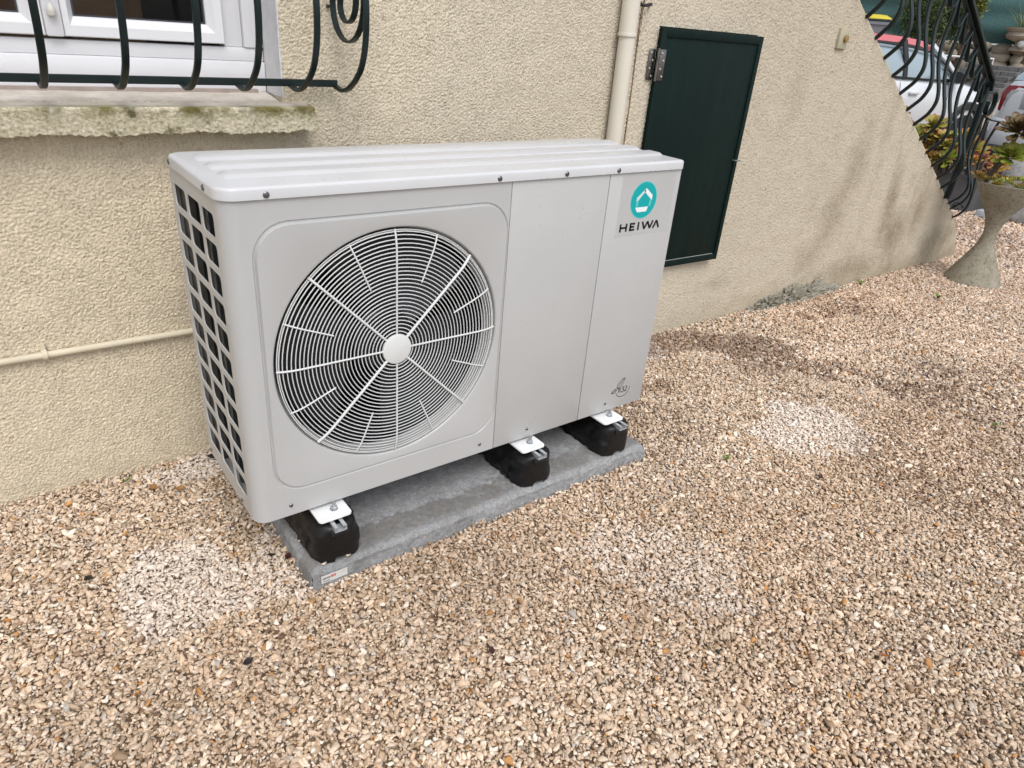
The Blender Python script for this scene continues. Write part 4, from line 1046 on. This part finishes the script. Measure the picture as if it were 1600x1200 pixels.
M_stem = pm('brown_stem', (.12, .085, .06), .8, var=.4, vs=60)
sedum = root('stonecrop', 'low yellow green stonecrop carpet inside the goblet planter', 'succulent', (GXc, GYc, .52))
r_ = random.Random(5)
for k in range(70):
    a, q = r_.uniform(0, 6.28), .140 * math.sqrt(r_.random()); hgt = .535 + .03 * (1 - (q / .15) ** 2) + r_.uniform(-.006, .014)
    rosette('sprig', [P_yellow, P_yellow, P_green, P_yellow, P_orange][r_.randrange(5)], sedum, (GXc + q * math.cos(a), GYc + q * math.sin(a), hgt), r_.uniform(.020, .036), 11, .5, (r_.uniform(-.5, .5), r_.uniform(-.5, .5)), k)
aeo = root('tree_aeonium', 'tall aeonium with bare stem and two rosettes leaning from the goblet planter', 'succulent', (4.15, .36, .53))
MB().tube(catmull([(4.135, .385, .51), (4.135, .375, .60), (4.140, .345, .70), (4.146, .325, .79)], 5), .011, 8).build('stem', M_stem, aeo)
MB().tube(catmull([(4.136, .375, .57), (4.125, .35, .62), (4.105, .315, .685)], 5), .009, 8).build('stem', M_stem, aeo)
rosette('rosette', P_purple, aeo, (4.150, .312, .80), .135, 75, .62, (R(8), R(-30)), 2, .34)
rosette('rosette', P_green, aeo, (4.100, .300, .675), .115, 48, .35, (R(5), R(-28)), 3, .34)
rosette('rosette', P_orange, aeo, (4.10, .415, .555), .055, 22, .3, (R(10), R(-15)), 4, .4)
rosette('rosette', P_pink, aeo, (4.20, .40, .575), .05, 22, .5, (0, 0), 6, .4)

# ------------------------------------------------------------------ grey trough with aeoniums behind the railing
tr = root('planter_trough', 'dark grey rectangular planter trough behind the stair railing', 'planter', (6.5, 1.7, 0))
M_trough = pm('grey_trough', (.105, .108, .115), .6, var=.2, vs=8)
g0 = float(gz(6.4, 1.5))
tp_ = lambda i, z: [(6.235 + i, 1.165 + i, z), (6.66 - i, 1.165 + i, z), (6.66 - i, 2.45 - i, z), (6.235 + i, 2.45 - i, z)]
MB().loft([tp_(.02, g0 - .02), tp_(.0, .262), tp_(-.008, .264), tp_(-.008, .285), tp_(.015, .285), tp_(.02, .255)]).build('trough', M_trough, tr, smooth=20)
MB().box(6.20, 6.30, 1.02, 1.10, g0 - .02, .05).build('spacer_block', pm('pale_block', (.42, .43, .45), .7), tr, bevel=.006)
# (lies with the trough as its levelling block)
specs = []
r_ = random.Random(11)
for k in range(44):
    yy = 1.10 + 1.3 * r_.random(); xx = r_.uniform(6.15, 6.55); f = (yy - 1.16) / 1.2
    zz = .33 + r_.uniform(0, .20) * (1 if f > .25 else .45) + .10 * (f > .3)
    specs.append((xx, yy, zz))
for k in range(20):
    yy = 1.34 + .62 * (k % 10) / 10 + r_.uniform(-.03, .03); specs.append((r_.uniform(6.12, 6.24) + .08 * (k // 10), yy, .36 + .13 * (k // 10) + r_.uniform(-.03, .06)))
pl = root('aeonium_clump', 'clump of red tipped green aeonium rosettes in the grey trough', 'succulent', (6.45, 1.7, .26))
for k, (xx, yy, zz) in enumerate(specs):
    m_ = [P_red, P_green, P_red, P_orange, P_red][k % 5] if yy > 1.35 else [P_red, P_orange, P_pink][k % 3]
    rosette('rosette', m_, pl, (xx, yy, zz), r_.uniform(.085, .135) if yy > 1.3 else r_.uniform(.06, .09), 26, .45, (r_.uniform(-.3, .3), r_.uniform(-.75, -.25)), 20 + k, .42)
    MB().tube([(xx + .04, yy, .25), (xx + .01, yy, zz + .01)], .012, 6).build('stem', M_stem, pl)
# boulders beside it
M_bould = mat_stone('pale_boulder', (.42, .41, .39), (.30, .29, .275), 7, (.16, .155, .15))
b = lump('boulder', M_bould, None, (6.88, 1.03, .17), (.20, .34, .26), 3, 4, .16, 2.0); tag(b, 'large pale grey boulder behind the aeonium stem', 'boulder', 'boulders by the planters')
b = lump('boulder', M_bould, None, (6.45, .80, .08), (.17, .26, .17), 5, 4, .16, 2.0); tag(b, 'smaller speckled grey boulder just behind the goblet planter rim', 'boulder', 'boulders by the planters')

# ------------------------------------------------------------------ cars
M_tyre = pm('tyre_rubber', (.015, .015, .016), .75, var=.2)
M_rim = pm('alloy_rim', (.35, .36, .37), .35, metal=.8)
M_clad = pm('black_car_cladding', (.018, .018, .02), .55, var=.25, vs=9)
M_carglass = NT('car_glass_sky_painted'); M_carglass.set((.30, .37, .41), .05, 0, .9); M_carglass = M_carglass.m  # pale blue base colour stands in for the sky reflected in the panes
M_lampred = pm('red_lamp', (.20, .006, .012), .12, var=.15)
M_lampclear = pm('grey_lamp', (.30, .31, .31), .12, var=.15)
def car(name, label, loc, rz, paint, roofpaint, group):
    c = root(name, label, 'car', loc, rz, group); OFF[c] = (0, 0, 0)
    B_ = lambda mb, nm, m_, par=None, sm=40, bv=0: mb.build(nm, m_, par or c, smooth=sm, bevel=bv, world=False)
    st = [(2.02, .34, .60, .52), (1.98, .28, .70, .66), (1.86, .24, .78, .77), (1.60, .23, .87, .845), (1.25, .23, .935, .865), (.92, .23, .975, .87), (.3, .23, .975, .875), (-.5, .23, .985, .875), (-1.2, .23, 1.005, .87), (-1.6, .24, 1.02, .855), (-1.85, .27, 1.02, .81), (-1.96, .32, 1.0, .755), (-2.0, .40, .93, .70)]
    rg = []
    for x, zl, zt, hw in st:
        h = zt - zl
        half = [(0, zl), (hw * .86, zl), (hw * .965, zl + h * .10), (hw * .99, zl + h * .32), (hw, zl + h * .55), (hw * .985, zl + h * .78), (hw * .955, zl + h * .91), (hw * .90, zl + h * .985), (hw * .6, zt + .012), (0, zt + .022)]
        rg.append([(x, a, b) for a, b in half] + [(x, -a, b) for a, b in reversed(half[1:-1])])
    body = B_(MB().loft(rg), 'body', paint, sm=50)
    # glasshouse
    gs = [(.98, .965, .965, .78, .70), (.62, .965, 1.20, .795, .68), (.30, .97, 1.375, .80, .635), (.10, .97, 1.415, .80, .62), (-.6, .98, 1.44, .80, .61), (-1.2, 1.0, 1.415, .79, .60), (-1.45, 1.01, 1.36, .775, .60), (-1.80, 1.015, 1.10, .75, .66), (-1.88, 1.01, 1.015, .74, .68)]
    rg = [[(x, wb, zb), (x, wb * .985, zb + (zt - zb) * .35), (x, wt + (wb - wt) * .25, zb + (zt - zb) * .80), (x, wt, zt), (x, -wt, zt), (x, -wt - (wb - wt) * .25, zb + (zt - zb) * .80), (x, -wb * .985, zb + (zt - zb) * .35), (x, -wb, zb)] for x, zb, zt, wb, wt in gs]
    B_(MB().loft(rg), 'windows', M_carglass, body, 50)
    rg = []
    for x, zt, wt in ((.36, 1.352, .645), (.26, 1.398, .650), (.10, 1.428, .648), (-.3, 1.448, .645), (-.7, 1.452, .64), (-1.15, 1.432, .635), (-1.42, 1.385, .63), (-1.52, 1.352, .625)):
        rg.append([(x, wt + .035, zt - .085), (x, wt + .010, zt - .018), (x, wt * .75, zt + .004), (x, 0, zt + .014), (x, -wt * .75, zt + .004), (x, -wt - .010, zt - .018), (x, -wt - .035, zt - .085), (x, 0, zt - .03)])
    B_(MB().loft(rg), 'roof', roofpaint, body, 50)
    for s in (1, -1):
        B_(MB().ribbon([(1.00, s * .775, .965), (.62, s * .752, 1.20), (.30, s * .690, 1.375)], (0, 1, 0), .05, .055), 'pillar', paint, body)
        B_(MB().ribbon([(.93, s * .790, .968), (.56, s * .778, 1.165), (.28, s * .735, 1.285), (-.1, s * .718, 1.325), (-.7, s * .712, 1.345), (-1.15, s * .71, 1.322), (-1.42, s * .72, 1.27)], (0, 1, 0), .02, .022), 'window_trim', M_clad, body)
        B_(MB().ribbon([(-.20, s * .805, .98), (-.24, s * .775, 1.20), (-.27, s * .705, 1.40)], (0, 1, 0), .03, .075), 'pillar', M_clad, body)
        B_(MB().ribbon([(.62, s * .800, .975), (.60, s * .782, 1.165)], (0, 1, 0), .02, .03), 'pillar', M_clad, body)
        B_(MB().ribbon([(-1.20, s * .795, 1.0), (-1.42, s * .745, 1.20), (-1.52, s * .68, 1.36)], (0, 1, 0), .04, .26), 'pillar', paint, body)
        B_(MB().ribbon([(.95, s * .815, .972), (.3, s * .822, .978), (-.5, s * .822, .988), (-1.25, s * .812, 1.008)], (0, 1, 0), .02, .02), 'belt_trim', M_clad, body)
        B_(MB().box(-.92, .86, min(s * .855, s * .885), max(s * .855, s * .885), .20, .44), 'sill_cladding', M_clad, body, bv=.02)
        for xl in (.70, -.28):
            B_(MB().ribbon([(xl, s * .876, .46), (xl, s * .881, .62), (xl - .02, s * .872, .80), (xl - .03, s * .848, .93)], (0, 1, 0), .004, .006), 'door_gap', M_clad, body)
            B_(MB().box(xl - .82 + (.0), xl - .64, min(s * .865, s * .895), max(s * .865, s * .895), .80, .835), 'door_handle', paint, body, bv=.01)
        mir = B_(MB().loft([[(xx, s * (.86 + .10 * math.cos(q) + .09), 1.03 + .075 * k_ * math.sin(q)) for q in np.linspace(0, 2 * math.pi, 12, endpoint=False)] for xx, k_ in ((.62, .9), (.70, 1.0), (.80, .8), (.84, .4))]), 'mirror', M_clad, c)
        B_(MB().box(.66, .74, min(s * .80, s * .90), max(s * .80, s * .90), .965, 1.0), 'mirror_arm', M_clad, mir)
        # lamps
        B_(MB().loft([[(1.93, s * .56, .62), (1.93, s * .56, .74), (1.80, s * .80, .76), (1.78, s * .81, .66)], [(2.00, s * .55, .61), (1.99, s * .55, .72), (1.86, s * .79, .745), (1.86, s * .80, .65)]]), 'headlight', M_lampclear, c)
        def yz(p, x0): return [(x0 + .05 * ((abs(a) - .4) / .4) ** 2, s * a, b) for a, b in p]
        o_p = [(.42, .98), (.74, .965), (.775, .90), (.765, .76), (.72, .735), (.42, .755)]; i_p = [(.42, .945), (.70, .93), (.725, .885), (.72, .79), (.69, .775), (.42, .79)]
        lamp = B_(MB().loft([yz(o_p, -1.90), yz(o_p, -2.008)]), 'tail_lamp', M_lampred, c, bv=.012)
        B_(MB().loft([yz(i_p, -1.99), yz(i_p, -2.018)]), 'lamp_lens', M_lampclear, lamp, bv=.006)
        B_(MB().loft([[(-1.98, s * .56, .335), (-1.98, s * .72, .345), (-1.98, s * .72, .385), (-1.98, s * .56, .375)], [(-2.055, s * .56, .335), (-2.035, s * .72, .345), (-2.035, s * .72, .385), (-2.055, s * .56, .375)]]), 'reflector', pm('bright_red_reflector', (.75, .02, .03), .2), c)
        for xw in (1.24, -1.32):
            w_ = B_(MB().lathe([(.20, s * .66), (.29, s * .66), (.305, s * .70), (.307, s * .82), (.295, s * .86), (.22, s * .868), (.20, s * .86)], (xw, 0, .307), 32, 'Y'), 'wheel', M_tyre, c)
            rim = MB().lathe([(.205, s * .845), (.195, s * .858), (.18, s * .845), (.06, s * .850), (.03, s * .862), (.001, s * .864)], (xw, 0, .307), 30, 'Y', caps=False)
            B_(rim, 'rim', M_rim, w_)
            arch = [(xw + .385 * math.cos(q), s * .868, .307 + .385 * math.sin(q)) for q in np.linspace(-.15, math.pi + .15, 18)]
            B_(MB().ribbon(arch, (0, 1, 0), .055, .10), 'wheel_arch', M_clad, body)
    B_(MB().loft([[(-1.93 - .0, .80, .20), (-1.93, .82, .46), (-1.93, -.82, .46), (-1.93, -.80, .20)], [(-2.01, .74, .21), (-2.03, .76, .45), (-2.03, -.76, .45), (-2.01, -.74, .21)], [(-2.05, .60, .23), (-2.07, .62, .43), (-2.07, -.62, .43), (-2.05, -.60, .23)]]), 'bumper_lower', M_clad, c, bv=.02)
    B_(MB().loft([[(-1.90, .80, .465), (-1.90, .82, .70), (-1.90, -.82, .70), (-1.90, -.80, .465)], [(-2.02, .74, .465), (-2.00, .75, .70), (-2.00, -.75, .70), (-2.02, -.74, .465)], [(-2.08, .58, .47), (-2.03, .60, .69), (-2.03, -.60, .69), (-2.08, -.58, .47)]]), 'bumper', paint, c, bv=.03)
    B_(MB().loft([[(1.90, .72, .24), (1.90, .74, .44), (1.90, -.74, .44), (1.90, -.72, .24)], [(2.05, .58, .25), (2.05, .60, .42), (2.05, -.60, .42), (2.05, -.58, .25)]]), 'bumper_lower', M_clad, c, bv=.02)
    return c
M_cw = pm('white_car_paint', (.70, .71, .73), .22, var=.04, coat=.6)
M_cr = pm('coral_red_roof', (.60, .13, .14), .22, var=.05, coat=.8)
M_cs = pm('silver_car_paint', (.47, .48, .49), .22, var=.05, coat=.6)
h1 = R(-9); bx, by = 9.20, 3.44
ox_ = bx - (-.25 * math.cos(h1) + .87 * math.sin(h1)); oy_ = by - (-.25 * math.sin(h1) - .87 * math.cos(h1))
car('parked_car', 'white car with coral red roof parked beyond the stair railing', (ox_, oy_, -.107), h1, M_cw, M_cr, 'parked cars')
h2 = R(6); cx_, cy_ = 7.25, 1.62
car('parked_car', 'silver car at the right edge with red framed tail lamp', (cx_ - (-1.95 * math.cos(h2) - .78 * math.sin(h2)), cy_ - (-1.95 * math.sin(h2) + .78 * math.cos(h2)), -.008), h2, M_cs, M_cs, 'parked cars')

# ------------------------------------------------------------------ far bank: stone wall, screen fence, shrub, bin, urn
M_fieldstone = mat_stone('fieldstone', (.42, .36, .28), (.30, .26, .21), 3.2, (.13, .11, .085))
def shared_rocks(n, base):
    out = []
    for k in range(n):
        o = lump('tmp', M_fieldstone, None, (0, 0, 0), (1, 1, 1), base + k, 2, .30, 2.2); out.append(o.data); bpy.data.objects.remove(o)
    return out
rocks = shared_rocks(7, 40)
A0 = Vector((15.75, 8.7)); A1 = Vector((16.95, 4.2)); dirw = (A1 - A0); Lw = dirw.length; dirw.normalize(); nw = Vector((-dirw.y, dirw.x))
if nw.x > 0: nw = -nw
swl = root('stone_wall', 'low dry stone retaining wall below the green screen fence', 'stone wall', (A0.x, A0.y, .8)); 
r_ = random.Random(3)
for row, (z, h) in enumerate(((.86, .22), (1.04, .20), (1.21, .20), (1.37, .17))):
    t = -.3 - r_.random() * .3
    while t < Lw + .4:
        wd = r_.uniform(.22, .42); p = A0 + dirw * (t + wd / 2) + nw * (r_.uniform(-.04, .05) + .05 * (3 - row))
        o = bpy.data.objects.new('stone', rocks[r_.randrange(7)]); COL.objects.link(o); o.parent = swl
        o.location = (p.x - A0.x, p.y - A0.y, z + r_.uniform(-.02, .02) - .8); o.scale = (.20, wd * .56, h * .60); o.rotation_euler = (r_.uniform(-.12, .12), r_.uniform(-.2, .2), math.atan2(dirw.y, dirw.x) - math.pi / 2 + r_.uniform(-.2, .2))
        t += wd
M_earth = pm('earth_bank', (.12, .085, .055), .95, var=.4, vs=4)
q0 = A0 - dirw * 3; q1 = A1 + dirw * 4
MB().add([(q0.x - nw.x * .02, q0.y - nw.y * .02, .5), (q1.x - nw.x * .02, q1.y - nw.y * .02, .5), (q1.x - nw.x * .06, q1.y - nw.y * .06, 1.44), (q0.x - nw.x * .06, q0.y - nw.y * .06, 1.44),
          (q1.x - nw.x * 4, q1.y - nw.y * 4, 1.50), (q0.x - nw.x * 4, q0.y - nw.y * 4, 1.50)], [(0, 1, 2, 3), (3, 2, 4, 5)]).build('backfill', M_earth, swl, smooth=0, fix=False)
# screen fence
fn = root('screen_fence', 'dark teal mesh screen fence above the stone wall', 'fence', (A0.x, A0.y, 1.45))
u = np.linspace(-2.5, Lw + 3, 120); v = np.linspace(0, 1, 40); U_, V_ = np.meshgrid(u, v, indexing='ij')
off_ = .10 + .035 * np.sin(V_ * 9 + U_ * .9) + .03 * (vnoise(U_ + 20, V_ * 3, 1.3, 77) - .5) + .025 * np.sin(V_ * 23 + .5 * U_)
Xf = A0.x + dirw.x * U_ - nw.x * off_; Yf = A0.y + dirw.y * U_ - nw.y * off_; Zf = 1.47 + V_ * 1.75 - .03 * np.sin(U_ * 1.3) * (V_ > .9)
s_ = NT('teal_screen_mesh'); s_.set(s_.mix(s_.ramp(s_.noise(60, 3, .7), [(.35, (0, 0, 0)), (.65, (1, 1, 1))]), (.030, .082, .082), (.085, .165, .160)), .75, 0, .3); s_.bump(s_.noise(90, 3), .5, .01)
o = OFF[fn]; link('screen', grid_mesh('screen', Xf - o[0], Yf - o[1], Zf - o[2]), s_.m, fn, 80, o)
for t in np.arange(-2, Lw + 3, 2.0): 
    p = A0 + dirw * t - nw * .20; MB().tube([(p.x, p.y, 1.3), (p.x, p.y, 3.25)], .03, 10).build('post', M_iron, fn)
# shrub
def shrub(name, label, cat, c, s, nleaf, cols, seed, ls=.05, stems=9, zb=None):
    r0 = np.random.default_rng(seed); o = root(name, label, cat, (c[0], c[1], zb))
    ncl = 26; cc = r0.normal(size=(ncl, 3)); cc /= np.linalg.norm(cc, axis=1)[:, None]; cc *= r0.uniform(.35, .95, (ncl, 1))
    k = r0.integers(0, ncl, nleaf); p = cc[k] + r0.normal(0, .17, (nleaf, 3)); p = p * np.array(s) + np.array(c)
    vs, fs = [], []
    d1 = r0.normal(size=(nleaf, 3)); d1 /= np.linalg.norm(d1, axis=1)[:, None]; d2 = np.cross(d1, r0.normal(size=(nleaf, 3))); d2 /= np.linalg.norm(d2, axis=1)[:, None]
    L = ls * r0.uniform(.6, 1.3, (nleaf, 1))
    co = np.stack([p - d1 * L * .5, p + d2 * L * .24, p + d1 * L * .5 + np.cross(d1, d2) * L * .12, p - d2 * L * .24], 1).reshape(-1, 3)
    off = OFF[o]; me = bpy.data.meshes.new('foliage'); me.from_pydata((co - np.array(off)).tolist(), [], np.arange(nleaf * 4).reshape(-1, 4).tolist())
    at_ = me.attributes.new('tip', 'FLOAT', 'POINT'); at_.data.foreach_set('value', np.repeat(r0.random(nleaf), 4).astype(np.float32))
    tag(link('foliage', me, cols, o, 0, off), kind='stuff')
    for i in range(stems):
        q = cc[i] * np.array(s) * .7 + np.array(c); b = (c[0] + r0.uniform(-.15, .15) * s[0], c[1] + r0.uniform(-.3, .3) * s[1], zb)
        m_ = ((b[0] + q[0]) / 2 + r0.uniform(-.1, .1), (b[1] + q[1]) / 2 + r0.uniform(-.1, .1), (b[2] + q[2]) / 2)
        MB().tube(catmull([b, m_, tuple(q)], 4), .018, 6).build('stem', M_stem, o)
    return o
P_shrub = mat_petal('shrub_leaf', (.018, .035, .010), (.045, .075, .018), (.13, .15, .03))
shrub('garden_shrub', 'large dark green shrub standing before the screen fence', 'shrub', (15.35, 6.25, 2.05), (.62, .62, .85), 16000, P_shrub, 4, .055, 14, .80)
shrub('garden_shrub', 'yellow green shrub tip beside the handrail', 'shrub', (15.70, 5.72, 2.10), (.22, .22, .40), 3000, mat_petal('yellow_shrub_leaf', (.06, .08, .015), (.15, .17, .03), (.28, .27, .05)), 5, .05, 5, .95)
# wheelie bin
bn = root('wheelie_bin', 'grey wheelie bin with yellow lid behind the top of the stairs', 'bin', (14.55, 7.02, float(gz(14.55, 7.02)) - .01), R(24)); OFF[bn] = (0, 0, 0); bn.scale = (1.1, 1.1, 1.1)
M_bin = pm('grey_bin_plastic', (.20, .205, .235), .5, var=.08)
rb = lambda z, a, b_: [(-a, -b_, z), (a, -b_, z), (a, b_, z), (-a, b_, z)]
bb = MB().loft([rb(.06, .20, .18), rb(1.0, .27, .26), rb(1.0, .30, .29), rb(1.06, .30, .29)]).build('bin_body', M_bin, bn, smooth=20, bevel=.015, world=False)
MB().loft([rb(1.062, .31, .30), rb(1.09, .315, .305)]).build('lid_rim', pm('dark_bin_rim', (.03, .045, .045), .5), bn, smooth=30, bevel=.008, world=False)
MB().loft([rb(1.091, .31, .30), rb(1.12, .30, .29), rb(1.16, .22, .20), rb(1.17, .10, .1)]).build('bin_lid', pm('yellow_bin_lid', (.62, .50, .035), .45), bn, smooth=50, bevel=.012, world=False)
for s in (-1, 1): MB().lathe([(.001, -.03), (.09, -.03), (.10, 0), (.09, .03), (.001, .03)], (.22, s * .20, .10), 18, 'Y').build('wheel', M_tyre, bn, world=False)
# pedestal urn with ornamental grass
uz = 1.40
ur = root('garden_urn', 'cream stone urn planted with grass on the stone wall', 'urn', (16.50, 5.02, uz))
MB().lathe([(.0005, -.04), (.17, -.04), (.17, .0), (.14, .03), (.095, .07), (.09, .10), (.16, .13), (.27, .17), (.30, .215), (.285, .26), (.27, .275), (.30, .30), (.335, .335), (.34, .355), (.31, .355), (.29, .33), (.0005, .32)], (16.50, 5.02, uz), 40).build('bowl', mat_stone('cream_urn', (.50, .44, .35), (.38, .32, .25), 6, (.2, .17, .13)), ur, smooth=40)
gs_ = root('ornamental_grass', 'tuft of pale striped grass growing in the urn', 'grass', (16.50, 5.02, uz + .33))
P_grass = mat_petal('pale_grass', (.06, .09, .02), (.24, .27, .10), (.50, .48, .25))
for k in range(70):
    a = r_.uniform(0, 6.28); L = r_.uniform(.22, .46); bend = r_.uniform(.15, .9); b0 = r_.uniform(0, .20)
    vs, fs, tp = [], [], []
    for i in range(6):
        t = i / 5; q = b0 + L * t * math.sin(bend * (.4 + .9 * t)); h = L * t * math.cos(bend * .6 * t * 1.4); wd = .012 * (1 - t * .9)
        for s in (-1, 1): vs.append((q * math.cos(a) - s * wd * math.sin(a), q * math.sin(a) + s * wd * math.cos(a), h)); tp.append(t)
    for i in range(5): fs.append((2 * i, 2 * i + 1, 2 * i + 3, 2 * i + 2))
    me = bpy.data.meshes.new('blade'); me.from_pydata(vs, [], fs); at_ = me.attributes.new('tip', 'FLOAT', 'POINT'); at_.data.foreach_set('value', tp); link('blade', me, P_grass, gs_, 60)
# pale stones lying on the wall by the urn
for k, (px, py, lab) in enumerate(((16.30, 4.93, 'white stone lying on the wall just left of the urn foot'), (16.36, 4.66, 'pale stone lying on the wall right of the urn foot'))):
    tag(lump('loose_stone', M_bould, None, (px, py, 1.47), (.09, .09, .08), 60 + k, 2, .3, 2), lab, 'stone', 'loose stones by the urn')
# weathered grey steps / slabs in front of the bank
sb = root('stone_steps', 'weathered grey stone steps rising beside the bank beyond the cars', 'steps', (15.0, 4.7, .6))
M_slab = mat_stone('grey_slab', (.20, .195, .19), (.14, .135, .13), 5, (.06, .06, .058))
r2 = random.Random(8)
for i in range(5):
    yy = 5.35
    while yy > 4.42 + .06 * i * 0 + (.0 if i > 1 else .12):
        wd = r2.uniform(.20, .36); xa = 14.45 + .19 * i; zt = .74 + .088 * i
        MB().box(xa, xa + .22, yy - wd + .008, yy, zt - .25, zt + r2.uniform(-.008, .008)).build('slab', M_slab, sb, smooth=0, bevel=.015); yy -= wd
fm = root('tube_frame', 'white metal tube frame standing before the stone wall', 'metal frame', (14.0, 4.8, .6))
mt = pm('white_tube', (.72, .72, .72), .35)
MB().tube([(13.80, 5.20, 1.172), (14.13, 4.47, 1.184), (14.127, 4.473, .70)], .016, 8).build('tube', mt, fm)
MB().tube([(13.80, 5.20, 1.172), (13.80, 5.20, .55)], .016, 8).build('tube', mt, fm)
hz = root('hose', 'thin black hose curving down beside the grey stone steps', 'hose', (14.6, 4.5, .7))
MB().tube(catmull([(15.3, 4.36, 1.02), (15.05, 4.36, .93), (14.8, 4.42, .84), (14.5, 4.6, .75), (14.3, 4.9, .70)], 6), .014, 8).build('tube', M_clad, hz)

# ------------------------------------------------------------------ leaves and weeds on the gravel
def leafmesh(c, L, a, col, nm, label, tilt=.25, curl=.25):
    vs, fs = [], []
    for i, t in enumerate(np.linspace(0, 1, 7)):
        wd = L * .30 * math.sin(math.pi * min(1, t * .92 + .05)) ** .8
        for s in (-1, 0, 1): vs.append(((t - .5) * L, s * wd, L * curl * ((t - .5) ** 2 * 1.2 + abs(s) * .25)))
    for i in range(6):
        for j in range(2): q = i * 3 + j; fs.append((q, q + 3, q + 4, q + 1))
    m_ = len(vs); vs += [(p[0], p[1], p[2] - .0008) for p in vs]; fs += [tuple(reversed([q + m_ for q in f])) for f in fs]
    me = bpy.data.meshes.new(nm); me.from_pydata(vs, [], fs); o = link(nm, me, col, None, 60)
    o.location = (c[0], c[1], float(gz(c[0], c[1])) + .014); o.rotation_euler = (tilt, tilt * .6, a)
    return tag(o, label, 'leaf', 'dead leaves on the gravel')
Lr = pm('dark_red_leaf', (.06, .016, .014), .45, var=.3, vs=90); Lo = pm('orange_leaf', (.42, .13, .035), .6, var=.3, vs=90); Lb = pm('blackened_leaf', (.022, .016, .014), .6, var=.3, vs=90); Lt = pm('tan_leaf', (.40, .20, .07), .6, var=.3, vs=90)
for c, L, a, m_, lab in (((.3128, -.4087), .021, 1.0, Lr, 'dark red leaf on the gravel at bottom centre'), ((-.092, -.180), .022, .4, Lb, 'blackened curled leaf on the gravel at bottom left'), ((.9975, -.861), .018, 2.0, Lo, 'orange leaf fragment on the gravel near the bottom right'),
                         ((.7015, -.6615), .015, .9, Lb, 'tiny black leaf on the gravel right of the dark red leaf'), ((1.2617, -1.0265), .02, .3, Lo, 'orange leaf fragment at the right picture edge'), ((.0756, .0606), .022, .8, Lr, 'dark red leaf beside the near corner of the slab'),
                         ((.047, .083), .019, 2.4, Lb, 'black leaf on pale gravel left of the slab'), ((1.4903, -.4068), .024, .2, Lr, 'reddish leaf below the large pale gravel patch'), ((-.1155, .4748), .032, 1.2, Lt, 'tan dead leaf by the wall foot left of the heat pump'),
                         ((-.06, .44), .024, .3, Lt, 'second tan leaf nearer the heat pump by the wall'), ((.05, .545), .030, .1, Lb, 'black leaf against the wall under the pipe'), ((-.30, .21), .020, .7, Lb, 'black leaf on the gravel at the left edge')):
    leafmesh(c, L, a, m_, 'fallen_leaf', lab)
P_weed = mat_petal('weed_leaf', (.06, .10, .015), (.14, .20, .03), (.25, .28, .05))
def weed(c, n_, L0, lab, seed):
    r0 = random.Random(seed); o = root('weed', lab, 'weed', (c[0], c[1], float(gz(*c)) + .004), group='weeds in the gravel')
    for k in range(n_):
        a = r0.uniform(0, 6.28); L = L0 * r0.uniform(.5, 1.2); vs, fs, tp = [], [], []
        for i in range(4):
            t = i / 3; q = L * t * .8; h = .004 + L * .6 * math.sin(t * 2.2); wd = L * .16 * math.sin(math.pi * min(1, t * .85 + .12))
            for s in (-1, 1): vs.append((q * math.cos(a) - s * wd * math.sin(a), q * math.sin(a) + s * wd * math.cos(a), h)); tp.append(t)
        for i in range(3): fs.append((2 * i, 2 * i + 1, 2 * i + 3, 2 * i + 2))
        me = bpy.data.meshes.new('leaf_blade'); me.from_pydata(vs, [], fs); at_ = me.attributes.new('tip', 'FLOAT', 'POINT'); at_.data.foreach_set('value', tp); link('leaf_blade', me, P_weed, o, 60)
weed((3.62, .22), 12, .035, 'small green weed in the gravel before the goblet planter', 1)
weed((-.165, .545), 9, .018, 'green weed tuft at the foot of the wall left of the heat pump', 2)
weed((1.32, -.20), 8, .022, 'tiny weed at the left edge of the large pale gravel patch', 3)
weed((3.42, .545), 10, .035, 'weed growing against the foot of the stair wall', 4)
weed((2.35, -.55), 8, .022, 'tiny weed at the right of the yard', 5)
# stray pebbles on the slab
for k, (px, py, lab) in enumerate(((.103, .045, 'stray pebble on the left edge of the slab'), (.117, -.052, 'stray pebble on the slab left of the near rubber foot'), (.172, -.062, 'stray pebble on the slab in front of the near rubber foot'))):
    o = bpy.data.objects.new('stray_pebble', pebs.objects[k].data.copy()); o.data.materials.clear(); o.data.materials.append(pm('cream_pebble', (.62, .52, .40), .6)); COL.objects.link(o); o.scale = (.011,) * 3; o.location = (px, py if py > -.06 else -.0535, .0515); tag(o, lab, 'pebble', 'stray pebbles on the slab')
